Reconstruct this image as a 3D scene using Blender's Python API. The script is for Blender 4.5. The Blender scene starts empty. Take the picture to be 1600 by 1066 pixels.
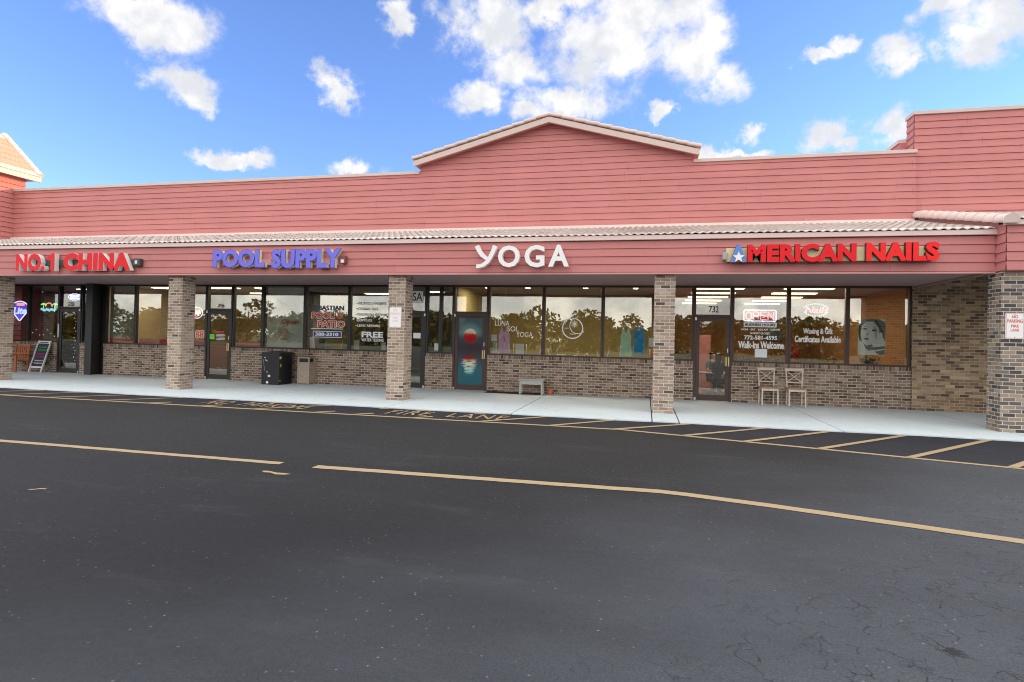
import bpy, math, random
from math import sin, cos, pi, radians, floor, sqrt, atan2
from mathutils import Vector, Matrix, Euler

SC = bpy.context.scene
COL = SC.collection
rnd = random.Random(7)

# ------------------------------------------------------------------ camera
CAM_H = 1.62
cd = bpy.data.cameras.new('camera'); cam = bpy.data.objects.new('camera', cd); COL.objects.link(cam)
cd.sensor_width = 36.0; cd.lens = 911.9 / 1600 * 36.0
cd.shift_y = -17.0 / 1600
cd.clip_start = 0.05; cd.clip_end = 3000
def cam_axes(y, p, r):
    f = Vector((sin(y)*cos(p), cos(y)*cos(p), sin(p)))
    rt = Vector((cos(y), -sin(y), 0)); up = rt.cross(f); dn = -up
    c, s = cos(r), sin(r)
    return rt*c + dn*s, rt*-s + dn*c, f
R_, D_, F_ = cam_axes(radians(-12.861), radians(0.795), radians(-1.302))
U_ = -D_; B_ = -F_
cam.matrix_world = Matrix(((R_.x, U_.x, B_.x, 0), (R_.y, U_.y, B_.y, 0), (R_.z, U_.z, B_.z, CAM_H), (0, 0, 0, 1)))
SC.camera = cam

# ------------------------------------------------------------------ render / exposure
SC.view_settings.view_transform = 'Standard'
try: SC.view_settings.look = 'None'
except Exception: pass
SC.view_settings.gamma = 1.0
SC.view_settings.use_curve_mapping = False
EXPOSURE = 2.1
SC.view_settings.exposure = EXPOSURE
SC.render.engine = 'CYCLES'
SC.cycles.use_denoising = True; SC.cycles.filter_width = 1.05
try: SC.cycles.denoising_input_passes = 'RGB_ALBEDO_NORMAL'; SC.cycles.denoising_prefilter = 'ACCURATE'
except Exception: pass
try: SC.cycles.denoiser = 'OPENIMAGEDENOISE'
except Exception: pass
SC.cycles.max_bounces = 8; SC.cycles.diffuse_bounces = 4; SC.cycles.glossy_bounces = 4
SC.cycles.transparent_max_bounces = 16; SC.cycles.transmission_bounces = 4
SC.cycles.caustics_reflective = False; SC.cycles.caustics_refractive = False
SC.cycles.sample_clamp_indirect = 6.0
SC.render.film_transparent = False

# ------------------------------------------------------------------ sun and sky
SUN_EL, SUN_AZ = radians(9.0), radians(64)        # azimuth from +Y (behind the shops) towards +X
sdir = Vector((sin(SUN_AZ)*cos(SUN_EL), cos(SUN_AZ)*cos(SUN_EL), sin(SUN_EL)))
sl = bpy.data.lights.new('sun', 'SUN'); so = bpy.data.objects.new('sun', sl); COL.objects.link(so)
sl.energy = 1.25; sl.angle = radians(0.5); sl.color = (1.0, 0.48, 0.19)
so.rotation_euler = sdir.to_track_quat('Z', 'Y').to_euler(); so.location = (30, 40, 30)

W = bpy.data.worlds.new('World'); SC.world = W; W.use_nodes = True
try:
    W.cycles.sampling_method = 'MANUAL'; W.cycles.sample_map_resolution = 512
except Exception: pass

class NT:
    """tiny node helper"""
    def __init__(s, tree): s.t = tree; s.n = tree.nodes; s.l = tree.links
    def new(s, typ, **kw):
        nd = s.n.new(typ)
        for k, v in kw.items(): setattr(nd, k, v)
        return nd
    def set(s, sock, v):
        if hasattr(v, 'is_output') or isinstance(v, bpy.types.NodeSocket): s.l.new(v, sock)
        else: sock.default_value = v
    def math(s, op, a, b=None, c=None, clamp=False):
        nd = s.new('ShaderNodeMath', operation=op); nd.use_clamp = clamp
        s.set(nd.inputs[0], a)
        if b is not None: s.set(nd.inputs[1], b)
        if c is not None: s.set(nd.inputs[2], c)
        return nd.outputs[0]
    def vmath(s, op, a, b=None):
        nd = s.new('ShaderNodeVectorMath', operation=op); s.set(nd.inputs[0], a)
        if b is not None: s.set(nd.inputs[1], b)
        return nd.outputs['Value'] if op in ('LENGTH', 'DOT_PRODUCT', 'DISTANCE') else nd.outputs[0]
    def noise(s, vec, scale, detail=4, rough=0.55, out='Fac'):
        nd = s.new('ShaderNodeTexNoise'); s.set(nd.inputs['Vector'], vec)
        nd.inputs['Scale'].default_value = scale; nd.inputs['Detail'].default_value = detail; nd.inputs['Roughness'].default_value = rough
        return nd.outputs[out]
    def ramp(s, fac, pts, interp='LINEAR'):
        nd = s.new('ShaderNodeValToRGB'); s.set(nd.inputs[0], fac); cr = nd.color_ramp; cr.interpolation = interp
        while len(cr.elements) < len(pts): cr.elements.new(0.5)
        for e, (p, c) in zip(cr.elements, pts):
            e.position = p; e.color = (c[0], c[1], c[2], 1) if not isinstance(c, (int, float)) else (c, c, c, 1)
        return nd.outputs[0]
    def mix(s, fac, a, b, blend='MIX'):
        nd = s.new('ShaderNodeMix', data_type='RGBA', blend_type=blend)
        s.set(nd.inputs[0], fac)
        for sk, v in ((nd.inputs[6], a), (nd.inputs[7], b)):
            if isinstance(v, tuple) and len(v) == 3: v = (*v, 1)
            s.set(sk, v)
        return nd.outputs[2]
    def smooth(s, x, e0, e1):
        nd = s.new('ShaderNodeMapRange', interpolation_type='SMOOTHSTEP')
        s.set(nd.inputs[0], x); nd.inputs[1].default_value = e0; nd.inputs[2].default_value = e1
        return nd.outputs[0]

def build_world():
    w = NT(W.node_tree); w.n.clear()
    out = w.new('ShaderNodeOutputWorld'); bg = w.new('ShaderNodeBackground'); w.l.new(bg.outputs[0], out.inputs[0])
    sky = w.new('ShaderNodeTexSky', sky_type='NISHITA'); sky.sun_disc = False
    sky.sun_elevation = SUN_EL; sky.sun_rotation = SUN_AZ
    sky.altitude = 0; sky.air_density = 1.0; sky.dust_density = 0.0; sky.ozone_density = 4.2
    tint = w.mix(1.0, sky.outputs[0], (1.16, 0.90, 1.03), 'MULTIPLY')
    tc = w.new('ShaderNodeTexCoord'); d = w.vmath('NORMALIZE', tc.outputs['Generated'])
    sp = w.new('ShaderNodeSeparateXYZ'); w.l.new(d, sp.inputs[0]); X, Y, Z = sp.outputs
    az = w.math('MULTIPLY', w.math('ARCTAN2', X, Y), 180/pi)
    el = w.math('MULTIPLY', w.math('ARCSINE', Z), 180/pi)
    cmb = w.new('ShaderNodeCombineXYZ'); w.l.new(az, cmb.inputs[0]); w.l.new(el, cmb.inputs[1])
    n1 = w.noise(d, 9.0, 6, 0.62, 'Color')
    n1b = w.noise(d, 30.0, 5, 0.6, 'Color')
    warp = w.vmath('ADD', w.vmath('MULTIPLY', w.vmath('SUBTRACT', n1, (0.5, 0.5, 0.5)), (8.0, 5.0, 0)), w.vmath('MULTIPLY', w.vmath('SUBTRACT', n1b, (0.5, 0.5, 0.5)), (2.6, 1.8, 0)))
    p = w.vmath('ADD', cmb.outputs[0], warp)
    # cumulus banks: centre azimuth, elevation, half width, half height (degrees)
    blobs = [(-47.31,24.6,3.4,1.9),(-43.92,24.1,3.6,2.2),(-44.8,22.9,2.2,1.4),(-42.63,20.2,2.9,1.5),(-41.14,19.3,1.9,1.1),(-31.66,22.0,1.9,1.5),(-30.9,20.9,1.8,1.3),(-24.47,28.3,1.5,1.8),(-41.03,15.3,2.3,0.7),(-37.74,15.5,3.2,0.75),(-28.58,15.4,2.4,0.8),(-15.12,28.4,4.3,3.4),(-13.46,25.3,4.0,2.2),(-17.2,22.8,2.8,1.4),(-9.15,29.6,4.6,1.5),(-3.45,26.6,6.6,3.5),(2.9,25.6,5.0,3.0),(-0.47,28.9,6.0,2.2),(-7.7,22.3,5.4,1.6),(-11.46,21.3,1.9,1.0),(7.2,23.2,2.5,2.2),(4.87,26.9,3.6,2.2),(0.91,20.85,1.3,0.7),(9.37,18.7,1.4,0.85),(15.16,17.7,2.1,1.4),(16.63,16.9,1.4,0.8),(19.94,17.6,1.8,1.5),(20.88,23.1,2.0,1.3),(21.11,22.1,1.6,1.0),(14.57,23.9,2.2,0.5),(16.52,24.35,1.3,0.7),(27.2,24.2,3.2,2.2),(25.4,22.3,2.0,1.7),(24.4,25.4,2.0,1.2),(6.19,17.2,2.6,0.8),(8.7,16.9,1.9,0.45)]
    f = None
    for a, e, ra, re in blobs:
        q = w.vmath('MULTIPLY', w.vmath('SUBTRACT', p, (a, e, 0)), (1/(ra*1.12), 1/(re*1.12), 0))
        v = w.math('SUBTRACT', 1.0, w.vmath('LENGTH', q))
        f = v if f is None else w.math('MAXIMUM', f, v)
    n2 = w.noise(d, 26.0, 7, 0.66)
    n2b = w.noise(d, 11.0, 3, 0.5)
    dens = w.math('ADD', w.math('ADD', f, w.math('MULTIPLY', w.math('SUBTRACT', n2, 0.50), 1.25)), w.math('MULTIPLY', w.math('SUBTRACT', n2b, 0.52), 1.3))
    a1 = w.math('MULTIPLY', w.math('POWER', w.smooth(dens, -0.20, 0.58), 1.3), 0.97)
    # broken cloud over the rest of the sky (behind the photographer and overhead)
    far = w.math('MAXIMUM', w.smooth(w.math('ABSOLUTE', w.math('ADD', az, 13.0)), 50, 62), w.smooth(el, 33, 40))
    n3 = w.noise(w.vmath('MULTIPLY', d, (1, 1, 2.2)), 3.2, 7, 0.6)
    a2 = w.math('MULTIPLY', w.math('MULTIPLY', w.smooth(n3, 0.26, 0.50), far), 0.95)
    alpha = w.math('MAXIMUM', a1, a2)
    shade = w.smooth(w.noise(d, 17.0, 5, 0.6), 0.36, 0.64)
    k = 2.3
    ccol = w.mix(shade, (k*0.82, k*0.84, k*0.88), (k*1.1, k*1.08, k*1.06))
    q = 6.0                                  # unseen cloud, made brighter than the visible one to light the shaded fronts
    fcol = w.mix(shade, (q*0.63, q*0.62, q*0.61), (q*1.08, q*1.01, q*0.93))
    ccol = w.mix(far, ccol, fcol)
    colr = w.mix(alpha, tint, ccol)
    w.l.new(colr, bg.inputs[0]); bg.inputs[1].default_value = 0.1
build_world()

# ------------------------------------------------------------------ materials
MATS = {}
def mat(name, base=(0.5, 0.5, 0.5), rough=0.6, metal=0.0, var=0.0, vscale=3.0, bump=0.0, bscale=40.0, spec=0.5, fn=None):
    if name in MATS: return MATS[name]
    m = bpy.data.materials.new(name); m.use_nodes = True
    t = NT(m.node_tree); b = t.n['Principled BSDF']
    b.inputs['Base Color'].default_value = (*base, 1); b.inputs['Roughness'].default_value = rough
    b.inputs['Metallic'].default_value = metal; b.inputs['Specular IOR Level'].default_value = spec
    if var > 0 or bump > 0:
        tc = t.new('ShaderNodeTexCoord').outputs['Object']
        if var > 0:
            nz = t.noise(tc, vscale, 6, 0.6)
            c = t.mix(nz, tuple(max(0, x*(1-var)) for x in base), tuple(min(1, x*(1+var)) for x in base))
            t.l.new(c, b.inputs['Base Color'])
        if bump > 0:
            bn = t.new('ShaderNodeBump'); bn.inputs['Strength'].default_value = bump; bn.inputs['Distance'].default_value = 0.01
            t.l.new(t.noise(tc, bscale, 4, 0.6), bn.inputs['Height']); t.l.new(bn.outputs[0], b.inputs['Normal'])
    if fn: fn(t, b)
    MATS[name] = m
    return m

def emis(name, col, strength):
    if name in MATS: return MATS[name]
    m = bpy.data.materials.new(name); m.use_nodes = True; b = m.node_tree.nodes['Principled BSDF']
    b.inputs['Base Color'].default_value = (*[c*0.5 for c in col], 1)
    b.inputs['Emission Color'].default_value = (*col, 1); b.inputs['Emission Strength'].default_value = strength
    MATS[name] = m; return m

def brick_mat(name, ramp, mortar, course=0.0762, length=0.213, joint=0.011, offset=0.5):
    def fn(t, b):
        uv = t.new('ShaderNodeTexCoord').outputs['UV']
        s = t.new('ShaderNodeSeparateXYZ'); t.l.new(uv, s.inputs[0])
        r = t.math('DIVIDE', s.outputs[1], course); row = t.math('FLOOR', r); fr = t.math('FRACT', r)
        u = t.math('ADD', t.math('DIVIDE', s.outputs[0], length), t.math('MULTIPLY', t.math('MODULO', t.math('ABSOLUTE', row), 2.0), offset))
        colm = t.math('FLOOR', u); fu = t.math('FRACT', u)
        cv = t.new('ShaderNodeCombineXYZ'); t.l.new(colm, cv.inputs[0]); t.l.new(row, cv.inputs[1])
        wn = t.new('ShaderNodeTexWhiteNoise', noise_dimensions='2D'); t.l.new(cv.outputs[0], wn.inputs['Vector'])
        bc = t.ramp(wn.outputs['Value'], ramp, 'CONSTANT')
        grain = t.noise(uv, 60, 5, 0.65)
        bc = t.mix(0.55, bc, t.ramp(grain, [(0.25, (0.45, 0.45, 0.45)), (0.75, (1.35, 1.35, 1.35))]), 'MULTIPLY')
        big = t.noise(uv, 0.9, 4, 0.6)
        bc = t.mix(0.5, bc, t.ramp(big, [(0.3, (0.72, 0.72, 0.72)), (0.7, (1.2, 1.2, 1.18))]), 'MULTIPLY')
        jy, jx = joint/course, joint/length
        wob = t.math('MULTIPLY', t.math('SUBTRACT', t.noise(uv, 35, 3), 0.5), 0.10)
        e1 = t.math('ADD', t.math('MINIMUM', fr, t.math('SUBTRACT', 1.0, fr)), wob)
        e2 = t.math('ADD', t.math('MINIMUM', fu, t.math('SUBTRACT', 1.0, fu)), t.math('MULTIPLY', wob, course/length))
        k1 = t.smooth(e1, jy*0.35, jy*0.85); k2 = t.smooth(e2, jx*0.35, jx*0.85)
        inb = t.math('MULTIPLY', k1, k2)
        mc = t.mix(t.noise(uv, 7, 4), tuple(x*0.7 for x in mortar), tuple(x*1.25 for x in mortar))
        t.l.new(t.mix(inb, mc, bc), b.inputs['Base Color'])
        bn = t.new('ShaderNodeBump'); bn.inputs['Strength'].default_value = 0.9; bn.inputs['Distance'].default_value = 0.008
        t.l.new(t.math('ADD', inb, t.math('MULTIPLY', grain, 0.5)), bn.inputs['Height']); t.l.new(bn.outputs[0], b.inputs['Normal'])
    return mat(name, rough=0.88, spec=0.25, fn=fn)

RAMP_A = [(0.0, (0.29, 0.20, 0.142)), (0.16, (0.35, 0.255, 0.185)), (0.32, (0.235, 0.158, 0.113)), (0.48, (0.305, 0.232, 0.172)), (0.61, (0.165, 0.112, 0.084)), (0.80, (0.088, 0.066, 0.056)), (0.89, (0.20, 0.15, 0.118)), (0.96, (0.40, 0.32, 0.24))]
RAMP_C = [(0.0, (0.360, 0.269, 0.204)), (0.2, (0.424, 0.332, 0.261)), (0.42, (0.312, 0.225, 0.173)), (0.60, (0.392, 0.316, 0.254)), (0.76, (0.216, 0.158, 0.129)), (0.88, (0.100, 0.082, 0.075)), (0.95, (0.456, 0.379, 0.308))]
RAMP_D = [(0.0, (0.208, 0.169, 0.135)), (0.2, (0.338, 0.270, 0.209)), (0.4, (0.130, 0.115, 0.105)), (0.58, (0.273, 0.223, 0.182)), (0.74, (0.081, 0.074, 0.074)), (0.88, (0.364, 0.304, 0.243))]
BRICK = brick_mat('wall_brick', RAMP_A, (0.54, 0.475, 0.395), joint=0.014)
BRICKC = brick_mat('column_brick', RAMP_C, (0.55, 0.49, 0.42), joint=0.014)
BRICKD = brick_mat('dark_column_brick', RAMP_D, (0.58, 0.54, 0.48))
ROWLOCK = brick_mat('rowlock_brick', RAMP_A, (0.42, 0.36, 0.30), course=0.113, length=0.0762, offset=0.0)

def siding_fn(base):
    def fn(t, b):
        tc = t.new('ShaderNodeTexCoord').outputs['Object']
        st = t.noise(t.vmath('MULTIPLY', tc, (0.5, 1, 9.0)), 4.0, 5, 0.6)
        bl = t.noise(tc, 0.55, 5, 0.65)
        c = t.mix(st, tuple(x*0.93 for x in base), tuple(x*1.06 for x in base))
        s = t.new('ShaderNodeSeparateXYZ'); t.l.new(tc, s.inputs[0])            # single boards: own tone, butt joints
        row = t.math('FLOOR', t.math('DIVIDE', t.math('ADD', s.outputs[2], 0.05), 0.181))
        wr = t.new('ShaderNodeTexWhiteNoise', noise_dimensions='1D'); t.l.new(row, wr.inputs['W'])
        bx = t.math('ADD', t.math('DIVIDE', s.outputs[0], 3.66), wr.outputs['Value'])
        cv = t.new('ShaderNodeCombineXYZ'); t.l.new(t.math('FLOOR', bx), cv.inputs[0]); t.l.new(row, cv.inputs[1])
        wb = t.new('ShaderNodeTexWhiteNoise', noise_dimensions='2D'); t.l.new(cv.outputs[0], wb.inputs['Vector'])
        c = t.mix(1.0, c, t.ramp(wb.outputs['Value'], [(0, (0.955, 0.95, 0.95)), (1, (1.035, 1.03, 1.03))]), 'MULTIPLY')
        fb = t.math('FRACT', bx); jn = t.smooth(t.math('MINIMUM', fb, t.math('SUBTRACT', 1.0, fb)), 0.0028, 0.0012)
        c = t.mix(t.math('MULTIPLY', jn, 0.45), c, tuple(x*0.5 for x in base))
        dr = t.smooth(t.noise(t.vmath('MULTIPLY', tc, (3.0, 1, 0.22)), 2.0, 5, 0.65), 0.55, 0.80)
        c = t.mix(t.math('MULTIPLY', dr, 0.16), c, (0.30, 0.17, 0.16))
        c = t.mix(0.6, c, t.ramp(bl, [(0.3, (0.9, 0.88, 0.88)), (0.7, (1.08, 1.08, 1.08))]), 'MULTIPLY')
        t.l.new(c, b.inputs['Base Color'])
        bn = t.new('ShaderNodeBump'); bn.inputs['Strength'].default_value = 0.25; bn.inputs['Distance'].default_value = 0.004
        t.l.new(t.noise(t.vmath('MULTIPLY', tc, (1.0, 1, 14.0)), 9.0, 5, 0.7), bn.inputs['Height']); t.l.new(bn.outputs[0], b.inputs['Normal'])
    return fn
PINK = mat('pink_siding_paint', rough=0.62, spec=0.3, fn=siding_fn((0.525, 0.204, 0.192)))
PINKB = mat('pink_board_paint', (0.54, 0.25, 0.245), 0.6, var=0.06, vscale=2)
CREAM = mat('cream_trim_paint', (0.71, 0.555, 0.51), 0.6, var=0.06, vscale=1.5, bump=0.1, bscale=20)
ORANGE = mat('tower_siding_paint', rough=0.62, spec=0.3, fn=siding_fn((0.62, 0.26, 0.22)))
COPE = mat('coping_paint', (0.60, 0.475, 0.43), 0.6, var=0.08, vscale=1.2)
SOFFIT = mat('soffit_paint', (0.33, 0.235, 0.235), 0.7, var=0.08, vscale=0.8)
TILE = None
def tile_fn(t, b):
    tc = t.new('ShaderNodeTexCoord').outputs['Object']
    s = t.new('ShaderNodeSeparateXYZ'); t.l.new(tc, s.inputs[0])
    cell = t.new('ShaderNodeCombineXYZ')
    t.l.new(t.math('FLOOR', t.math('DIVIDE', s.outputs[0], 0.33)), cell.inputs[0]); t.l.new(t.math('FLOOR', t.math('DIVIDE', s.outputs[1], 0.37)), cell.inputs[1])
    wn = t.new('ShaderNodeTexWhiteNoise', noise_dimensions='2D'); t.l.new(cell.outputs[0], wn.inputs['Vector'])
    c = t.ramp(wn.outputs['Value'], [(0, (0.76, 0.635, 0.585)), (0.5, (0.83, 0.705, 0.655)), (1, (0.86, 0.76, 0.71))])
    u = t.math('DIVIDE', s.outputs[0], 0.33); v = t.math('DIVIDE', t.math('ADD', s.outputs[1], 3.59), 0.353)
    fu = t.math('FRACT', u); fv = t.math('FRACT', v)
    gap = t.math('MULTIPLY', t.smooth(t.math('ABSOLUTE', t.math('SUBTRACT', fu, 0.42)), 0.085, 0.05), t.smooth(t.math('ABSOLUTE', t.math('SUBTRACT', fv, 0.04)), 0.13, 0.08))  # shade inside the tile lap openings, painted as dark spots
    wg = t.new('ShaderNodeTexWhiteNoise', noise_dimensions='2D'); cg = t.new('ShaderNodeCombineXYZ')
    t.l.new(t.math('FLOOR', u), cg.inputs[0]); t.l.new(t.math('FLOOR', v), cg.inputs[1]); t.l.new(cg.outputs[0], wg.inputs['Vector'])
    c = t.mix(t.math('MULTIPLY', gap, t.smooth(wg.outputs['Value'], 0.1, 0.6)), c, (0.10, 0.08, 0.075))
    n = t.noise(tc, 6, 6, 0.65)
    c = t.mix(0.7, c, t.ramp(n, [(0.3, (0.78, 0.77, 0.76)), (0.65, (1.08, 1.08, 1.08))]), 'MULTIPLY')
    t.l.new(c, b.inputs['Base Color'])
    bn = t.new('ShaderNodeBump'); bn.inputs['Strength'].default_value = 0.3; bn.inputs['Distance'].default_value = 0.004
    t.l.new(t.noise(tc, 45, 4), bn.inputs['Height']); t.l.new(bn.outputs[0], b.inputs['Normal'])
TILE = mat('roof_tile', rough=0.8, spec=0.3, fn=tile_fn)
BARREL = mat('barrel_tile', (0.70, 0.575, 0.53), 0.8, var=0.12, vscale=3.5, bump=0.2, bscale=40)
GABTILE = mat('gable_tile', (0.60, 0.47, 0.415), 0.8, var=0.14, vscale=3.5, bump=0.2, bscale=40)
BRONZE = mat('dark_bronze_metal', (0.016, 0.014, 0.013), 0.38, spec=0.5)
BROWNF = mat('brown_metal', (0.062, 0.034, 0.027), 0.45, var=0.1, vscale=4)
BLACKM = mat('black_metal', (0.013, 0.013, 0.014), 0.45)
BRASS = mat('brass', (0.62, 0.50, 0.24), 0.35, metal=0.7)
STEEL = mat('steel', (0.55, 0.55, 0.55), 0.35, metal=0.8)
WHITE = mat('white_paint', (0.80, 0.80, 0.79), 0.45)
PAPER = mat('white_paper', (0.84, 0.88, 0.89), 0.8)
VINYLW = mat('white_vinyl', (0.93, 0.94, 0.93), 0.5)
VINYLR = mat('red_vinyl', (0.80, 0.10, 0.05), 0.5)
VINYLB = mat('blue_vinyl', (0.03, 0.055, 0.26), 0.5)
VINYLN = mat('navy_vinyl', (0.09, 0.11, 0.19), 0.5)
BLACKV = mat('black_vinyl', (0.015, 0.015, 0.015), 0.5)

def glass(name, refl=0.26, tint=(0.80, 0.82, 0.78), wave=0.6, seed=0.0):
    m = bpy.data.materials.new(name); m.use_nodes = True; t = NT(m.node_tree); t.n.clear()
    out = t.new('ShaderNodeOutputMaterial'); tr = t.new('ShaderNodeBsdfTransparent'); gl = t.new('ShaderNodeBsdfGlossy')
    tr.inputs[0].default_value = (*tint, 1); gl.inputs['Roughness'].default_value = 0.0; gl.inputs[0].default_value = (0.95, 0.96, 0.90, 1)
    ge = t.new('ShaderNodeNewGeometry')
    cs = t.math('ABSOLUTE', t.vmath('DOT_PRODUCT', ge.outputs['Incoming'], ge.outputs['Normal']))
    fac = t.math('ADD', refl, t.math('MULTIPLY', t.math('POWER', t.math('SUBTRACT', 1.0, cs), 4.0), 0.7), clamp=True)
    mx = t.new('ShaderNodeMixShader'); t.l.new(fac, mx.inputs[0]); t.l.new(tr.outputs[0], mx.inputs[1]); t.l.new(gl.outputs[0], mx.inputs[2])
    tc = t.new('ShaderNodeTexCoord').outputs['Object']
    bn = t.new('ShaderNodeBump'); bn.inputs['Strength'].default_value = wave; bn.inputs['Distance'].default_value = 0.004
    t.l.new(t.noise(t.vmath('ADD', tc, (seed, 0, seed)), 0.9, 1, 0.4), bn.inputs['Height']); t.l.new(bn.outputs[0], gl.inputs['Normal'])
    t.l.new(mx.outputs[0], out.inputs[0]); return m
GLASS = glass('window_glass', 0.175, (0.95, 0.96, 0.93))
GLASSD = glass('dark_window_glass', 0.12, (0.86, 0.88, 0.86))

# ------------------------------------------------------------------ mesh helpers
class MB:
    def __init__(s): s.v = []; s.f = []; s.m = []; s.sm = []
    def add(s, vs, fs, m=0, smooth=False):
        o = len(s.v); s.v += [tuple(v) for v in vs]
        for f in fs: s.f.append(tuple(i+o for i in f)); s.m.append(m); s.sm.append(smooth)
        return s
    def quad(s, a, b, c, d, m=0): return s.add([a, b, c, d], [(0, 1, 2, 3)], m)
    def box(s, x0, x1, y0, y1, z0, z1, m=0, M=None):
        vs = [(x0,y0,z0),(x1,y0,z0),(x1,y1,z0),(x0,y1,z0),(x0,y0,z1),(x1,y0,z1),(x1,y1,z1),(x0,y1,z1)]
        if M is not None: vs = [tuple(M @ Vector(v)) for v in vs]
        return s.add(vs, [(3,2,1,0),(4,5,6,7),(0,1,5,4),(1,2,6,5),(2,3,7,6),(3,0,4,7)], m)
    def bar(s, a, b, w, d, m=0, up=(0, 0, 1)):
        a, b = Vector(a), Vector(b); ax = (b-a).normalized(); upv = Vector(up)
        if abs(ax.dot(upv)) > 0.98: upv = Vector((0, 1, 0))
        sx = ax.cross(upv).normalized()*w/2; sy = sx.cross(ax).normalized()*d/2
        vs = [p+i*sx+j*sy for p in (a, b) for i, j in ((-1,-1),(1,-1),(1,1),(-1,1))]
        return s.add(vs, [(3,2,1,0),(4,5,6,7),(0,1,5,4),(1,2,6,5),(2,3,7,6),(3,0,4,7)], m)
    def tube(s, pts, r, seg=8, m=0, closed=False):
        pts = [Vector(p) for p in pts]; n = len(pts); vs = []; fs = []
        rr = r if isinstance(r, (list, tuple)) else [r]*n
        for i, p in enumerate(pts):
            if closed: t = pts[(i+1) % n]-pts[i-1]
            else: t = pts[min(i+1, n-1)]-pts[max(i-1, 0)]
            t.normalize(); a = t.orthogonal() if abs(t.y) > 0.9 else t.cross(Vector((0, 1, 0)))
            a.normalize(); b = t.cross(a)
            for k in range(seg): vs.append(p + (a*cos(2*pi*k/seg) + b*sin(2*pi*k/seg))*rr[i])
        for i in range(n if closed else n-1):
            j = (i+1) % n
            for k in range(seg):
                k2 = (k+1) % seg; fs.append((i*seg+k, i*seg+k2, j*seg+k2, j*seg+k))
        if not closed:
            fs.append(tuple(range(seg))[::-1]); fs.append(tuple((n-1)*seg+k for k in range(seg)))
        return s.add(vs, fs, m, True)
    def lathe(s, prof, seg=20, c=(0, 0, 0), m=0, smooth=True):
        vs = []; fs = []
        for r, z in prof:
            for k in range(seg): vs.append((c[0]+r*cos(2*pi*k/seg), c[1]+r*sin(2*pi*k/seg), c[2]+z))
        for i in range(len(prof)-1):
            for k in range(seg):
                k2 = (k+1) % seg; fs.append((i*seg+k, i*seg+k2, (i+1)*seg+k2, (i+1)*seg+k))
        if prof[0][0] > 1e-4: fs.append(tuple(range(seg))[::-1])
        if prof[-1][0] > 1e-4: fs.append(tuple((len(prof)-1)*seg+k for k in range(seg)))
        return s.add(vs, fs, m, smooth)
    def prism(s, pts, y0, y1, m=0, ms=None):
        """polygon in x,z extruded along y; pts counter-clockwise seen from -y"""
        n = len(pts); vs = [(x, y0, z) for x, z in pts] + [(x, y1, z) for x, z in pts]
        s.add(vs, [tuple(range(n))], m); s.add(vs, [tuple(range(n, 2*n))[::-1]], m)
        return s.add(vs, [(i, i+n, (i+1) % n+n, (i+1) % n) for i in range(n)], m if ms is None else ms)
    def ball(s, c, r, seg=10, rings=7, m=0):
        rx, ry, rz = r if isinstance(r, (tuple, list)) else (r, r, r)
        vs = []; fs = []
        for i in range(rings+1):
            a = pi*i/rings
            for k in range(seg): vs.append((c[0]+rx*sin(a)*cos(2*pi*k/seg), c[1]+ry*sin(a)*sin(2*pi*k/seg), c[2]-rz*cos(a)))
        for i in range(rings):
            for k in range(seg):
                k2 = (k+1) % seg; fs.append((i*seg+k, i*seg+k2, (i+1)*seg+k2, (i+1)*seg+k))
        return s.add(vs, fs, m, True)
    def xf(s, M):
        s.v = [tuple(M @ Vector(v)) for v in s.v]; return s
    def build(s, name, mats, parent=None, bevel=0.0, world=True, uvscale=1.0):
        off = Vector((0, 0, 0))
        if parent is not None and world:
            p = parent
            while p is not None: off += p.location; p = p.parent
        me = bpy.data.meshes.new(name)
        me.from_pydata([tuple(Vector(v)-off) for v in s.v], [], s.f)
        if not isinstance(mats, (list, tuple)): mats = [mats]
        for m in mats: me.materials.append(m)
        me.polygons.foreach_set('material_index', s.m); me.polygons.foreach_set('use_smooth', s.sm)
        uvl = me.uv_layers.new(name='UVMap'); data = [0.0]*(2*len(me.loops))
        for p in me.polygons:
            nx, ny, nz = (abs(c) for c in p.normal)
            for li in p.loop_indices:
                x, y, z = s.v[me.loops[li].vertex_index]
                if ny >= nx and ny >= nz: u, v = x, z
                elif nx >= nz: u, v = y, z
                else: u, v = x, y
                data[2*li] = u; data[2*li+1] = v
        uvl.data.foreach_set('uv', data)
        me.update()
        o = bpy.data.objects.new(name, me); COL.objects.link(o)
        if parent is not None: o.parent = parent
        if bevel > 0:
            b = o.modifiers.new('bevel', 'BEVEL'); b.width = bevel; b.segments = 2; b.limit_method = 'ANGLE'; b.angle_limit = radians(40)
        return o

def tag(o, label=None, cat=None, group=None, kind=None):
    if label: o['label'] = label
    if cat: o['category'] = cat
    if group: o['group'] = group
    if kind: o['kind'] = kind
    return o
def thing(name, label, cat, loc=(0, 0, 0), rz=0.0, group=None):
    o = bpy.data.objects.new(name, None); o.empty_display_size = 0.2; COL.objects.link(o)
    o.location = loc; o.rotation_euler = (0, 0, rz); return tag(o, label, cat, group)
def copy_tree(o, loc, rz, label, group=None):
    c = o.copy(); COL.objects.link(c); c.location = loc; c.rotation_euler = (0, 0, rz); c['label'] = label
    if group: c['group'] = group
    def rec(src, dst):
        for ch in src.children:
            k = ch.copy(); COL.objects.link(k); k.parent = dst; rec(ch, k)
    rec(o, c); return c

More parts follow.
